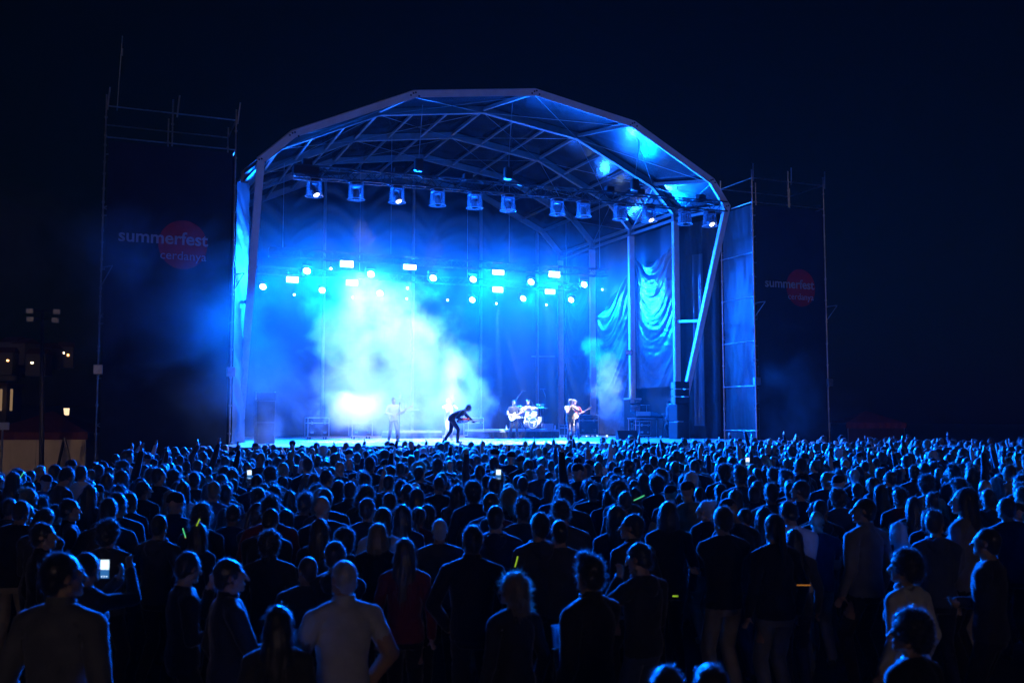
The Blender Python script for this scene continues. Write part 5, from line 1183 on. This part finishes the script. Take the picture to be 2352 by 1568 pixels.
# town on the hillside
WARM = [E('window_amber', (1, .45, .12), 9), E('window_pale', (1, .75, .45), 6)]
M('house', (0.22, 0.2, 0.18), .9); 
TOWN = [(15, 801), (38, 805), (62, 815), (65, 826), (80, 829), (22, 820), (32, 835), (45, 812), (6, 826), (150, 812), (20, 842), (90, 815)]
TOWN.sort()
for k, (x, y) in enumerate(TOWN):
    q0 = atd(x, y, 270 + (k * 37) % 30); t = thing('hill_house', f'{ORD[k]} small lit house from left on the dark hillside', 'house', (q0.x, q0.y, q0.z - 2.2), -R(YAW) + rnd.uniform(-.4, .4), group='houses on the hillside'); L = lambda n_, mb, m_: link(n_, mb.mesh(n_, m_), t)
    ww = rnd.uniform(4, 7); L('wall', MB().box((0, 3, 1.2), (ww, 5, 6)), 'house'); L('roof', MB().add([(-ww / 2 - .3, .2, 4.2), (ww / 2 + .3, .2, 4.2), (ww / 2 + .3, 5.8, 4.2), (-ww / 2 - .3, 5.8, 4.2), (-ww / 2, 3, 5.8), (ww / 2, 3, 5.8)], [(0, 1, 5, 4), (2, 3, 4, 5), (0, 4, 3), (1, 2, 5), (3, 2, 1, 0)]), 'roof_tile')
    for s in range(rnd.choice((1, 1, 2))): L('window', MB().box((rnd.uniform(-1.2, 1.2), .45, 2.2 + rnd.uniform(-.5, .5)), (rnd.uniform(.35, .8), .06, rnd.uniform(.35, .6))), WARM[(k + s) % 2])
p = atd(1990, 985, 58); tent((p.x, p.y, 0), 3.2, 3, 2.3, 3.0, 'tent_red', M('tent_red2', (.28, .03, .03), .8), 'small red tent in the dark at right', R(-YAW), True)

# ================================================================== SMOKE AND HAZE
def vol_mat(name, density, col=(0.9, 0.93, 1.0), aniso=0.3):
    m = bpy.data.materials.new(name); m.use_nodes = True; t = m.node_tree; t.nodes.clear()
    o = t.nodes.new('ShaderNodeOutputMaterial'); v = t.nodes.new('ShaderNodeVolumePrincipled')
    v.inputs['Color'].default_value = (*col, 1); v.inputs['Density'].default_value = density; v.inputs['Anisotropy'].default_value = aniso
    t.links.new(v.outputs[0], o.inputs['Volume']); return m, t, v
def smoke(name, label, blobs, scale, rate, seed, aniso=0.2, thr=0.5):
    """blobs: (centre, radii, density). lumpy cloud, thick at its core, torn at its edge"""
    lo = Vector([min(c[k] - r_[k] * 1.25 for c, r_, d_ in blobs) for k in range(3)]); hi = Vector([max(c[k] + r_[k] * 1.25 for c, r_, d_ in blobs) for k in range(3)])
    lo.z = max(lo.z, 0.05 if lo.y < LIP else FL + 0.02)
    mb = MB(); mb.box((lo + hi) / 2, hi - lo); o = mb.build(name, [])
    m, t, v = vol_mat(name, 0, aniso=aniso); N = t.nodes.new
    tc = N('ShaderNodeTexCoord'); acc = None
    n1 = N('ShaderNodeTexNoise'); n1.inputs['Scale'].default_value = scale; n1.inputs['Detail'].default_value = 6; n1.inputs['Roughness'].default_value = 0.58; n1.inputs['Distortion'].default_value = 0.5
    ofs = N('ShaderNodeVectorMath'); ofs.operation = 'ADD'; ofs.inputs[1].default_value = (seed * 7.3, seed * 3.1, seed)
    t.links.new(tc.outputs['Object'], ofs.inputs[0]); t.links.new(ofs.outputs[0], n1.inputs['Vector'])
    nz = N('ShaderNodeMapRange'); nz.inputs[1].default_value = 0.3; nz.inputs[2].default_value = 0.7; nz.inputs[3].default_value = -0.55; nz.inputs[4].default_value = 0.55; t.links.new(n1.outputs[0], nz.inputs[0])
    for c, r_, d_ in blobs:
        s_ = N('ShaderNodeVectorMath'); s_.operation = 'SUBTRACT'; s_.inputs[1].default_value = c; t.links.new(tc.outputs['Object'], s_.inputs[0])
        e_ = N('ShaderNodeVectorMath'); e_.operation = 'DIVIDE'; e_.inputs[1].default_value = r_; t.links.new(s_.outputs[0], e_.inputs[0])
        l_ = N('ShaderNodeVectorMath'); l_.operation = 'LENGTH'; t.links.new(e_.outputs[0], l_.inputs[0])
        sb = N('ShaderNodeMath'); sb.operation = 'ADD'; t.links.new(l_.outputs['Value'], sb.inputs[0]); t.links.new(nz.outputs[0], sb.inputs[1])
        mr = N('ShaderNodeMapRange'); mr.interpolation_type = 'SMOOTHSTEP'; mr.inputs[1].default_value = 1.0; mr.inputs[2].default_value = 1.0 - thr; mr.inputs[3].default_value = 0; mr.inputs[4].default_value = d_
        t.links.new(sb.outputs[0], mr.inputs[0])
        if acc is None: acc = mr.outputs[0]
        else:
            mx = N('ShaderNodeMath'); mx.operation = 'MAXIMUM'; t.links.new(acc, mx.inputs[0]); t.links.new(mr.outputs[0], mx.inputs[1]); acc = mx.outputs[0]
    t.links.new(acc, v.inputs['Density'])
    m.cycles.volume_step_rate = rate
    o.data.materials.clear(); o.data.materials.append(m)
    return tag(o, label, 'smoke', kind='stuff')
def S(x, y, v): p = onv(x, y, v); return (p.x, p.y, p.z)
smoke('smoke_cloud', 'white smoke billowing up from the left half of the stage', [
    (S(815, 950, 2.2), (1.9, 1.4, 1.05), 1.0), (S(910, 965, 2.0), (1.8, 1.2, 0.8), 0.35),
    (S(930, 935, 3.2), (3.3, 1.6, 1.6), 0.26), (S(1050, 930, 4.0), (2.2, 1.6, 1.8), 0.26),
    (S(840, 860, 3.5), (2.5, 1.7, 1.9), 0.26), (S(980, 850, 4.0), (2.6, 1.7, 1.7), 0.26),
    (S(790, 770, 4.0), (1.6, 1.5, 2.1), 0.34), (S(930, 770, 4.5), (2.4, 1.6, 1.9), 0.3),
    (S(840, 690, 5.0), (2.6, 1.8, 1.3), 0.2)], 0.8, 0.5, 1, thr=0.65)
smoke('smoke_cloud', 'thin blue smoke before the left speaker stack', [(S(640, 900, 0.0), (1.6, 1.0, 2.4), 0.10), (S(610, 980, -.3), (1.6, 1.0, 1.2), 0.32)], 0.5, 1.0, 3, thr=0.8)
smoke('smoke_cloud', 'bluish smoke hanging round the rear lamps', [(S(800, 640, 10), (3.4, 2.2, 1.0), 0.025), (S(1150, 640, 10), (2.0, 2.2, 1.0), 0.03), (S(1290, 650, 10), (1.6, 2.2, 0.9), 0.03)], 0.45, 1.2, 12, thr=0.9)
smoke('smoke_cloud', 'thin white smoke plume before the right side tarp', [
    (S(1395, 880, 8.5), (0.9, 0.9, 1.6), 0.4), (S(1362, 795, 8.5), (0.6, 0.6, 0.55), 0.4), (S(1385, 830, 8.5), (0.7, 0.7, 0.8), 0.4), (S(1405, 940, 8.5), (0.9, 0.9, 0.9), 0.35), (S(1422, 800, 8.7), (0.35, 0.6, 1.0), 0.3)], 1.7, 0.5, 4)
smoke('smoke_drift', 'blue smoke drifting past the left tower', [
    ((-11.5, -1.9, 4.4), (3.2, 1.7, 3.2), 0.07), ((-14.2, -2.4, 5.8), (4.8, 1.8, 2.8), 0.17), ((-18.0, -3.4, 7.6), (6.0, 1.8, 2.8), 0.17)], 0.4, 0.8, 6, thr=1.0)
smoke('smoke_drift', 'faint blue smoke low before the right tower', [
    ((12.6, -1.6, 2.4), (2.6, 1.4, 4.2), 0.035), ((14.2, -1.8, 1.6), (2.2, 1.4, 2.6), 0.03)], 0.5, 0.8, 9, thr=1.0)
hz = MB(); hz.prism([(-10.05, FL + .03), (10.05, FL + .03), (10.05, 11.0), (-10.05, 11.0)], 1.0, 17.2); m_, t_, v_ = vol_mat('stage_haze', 0.0024, aniso=0.55)
o = hz.build('stage_haze', m_); tag(o, 'thin blue haze filling the air under the stage roof', 'haze', kind='stuff')
hz = MB(); hz.box((0, 150, 49), (900, 720, 100)); m_, t_, v_ = vol_mat('haze', 0.00013, aniso=0.1)
o = hz.build('haze', m_); tag(o, 'thin night haze over the whole festival ground', 'haze', kind='stuff')
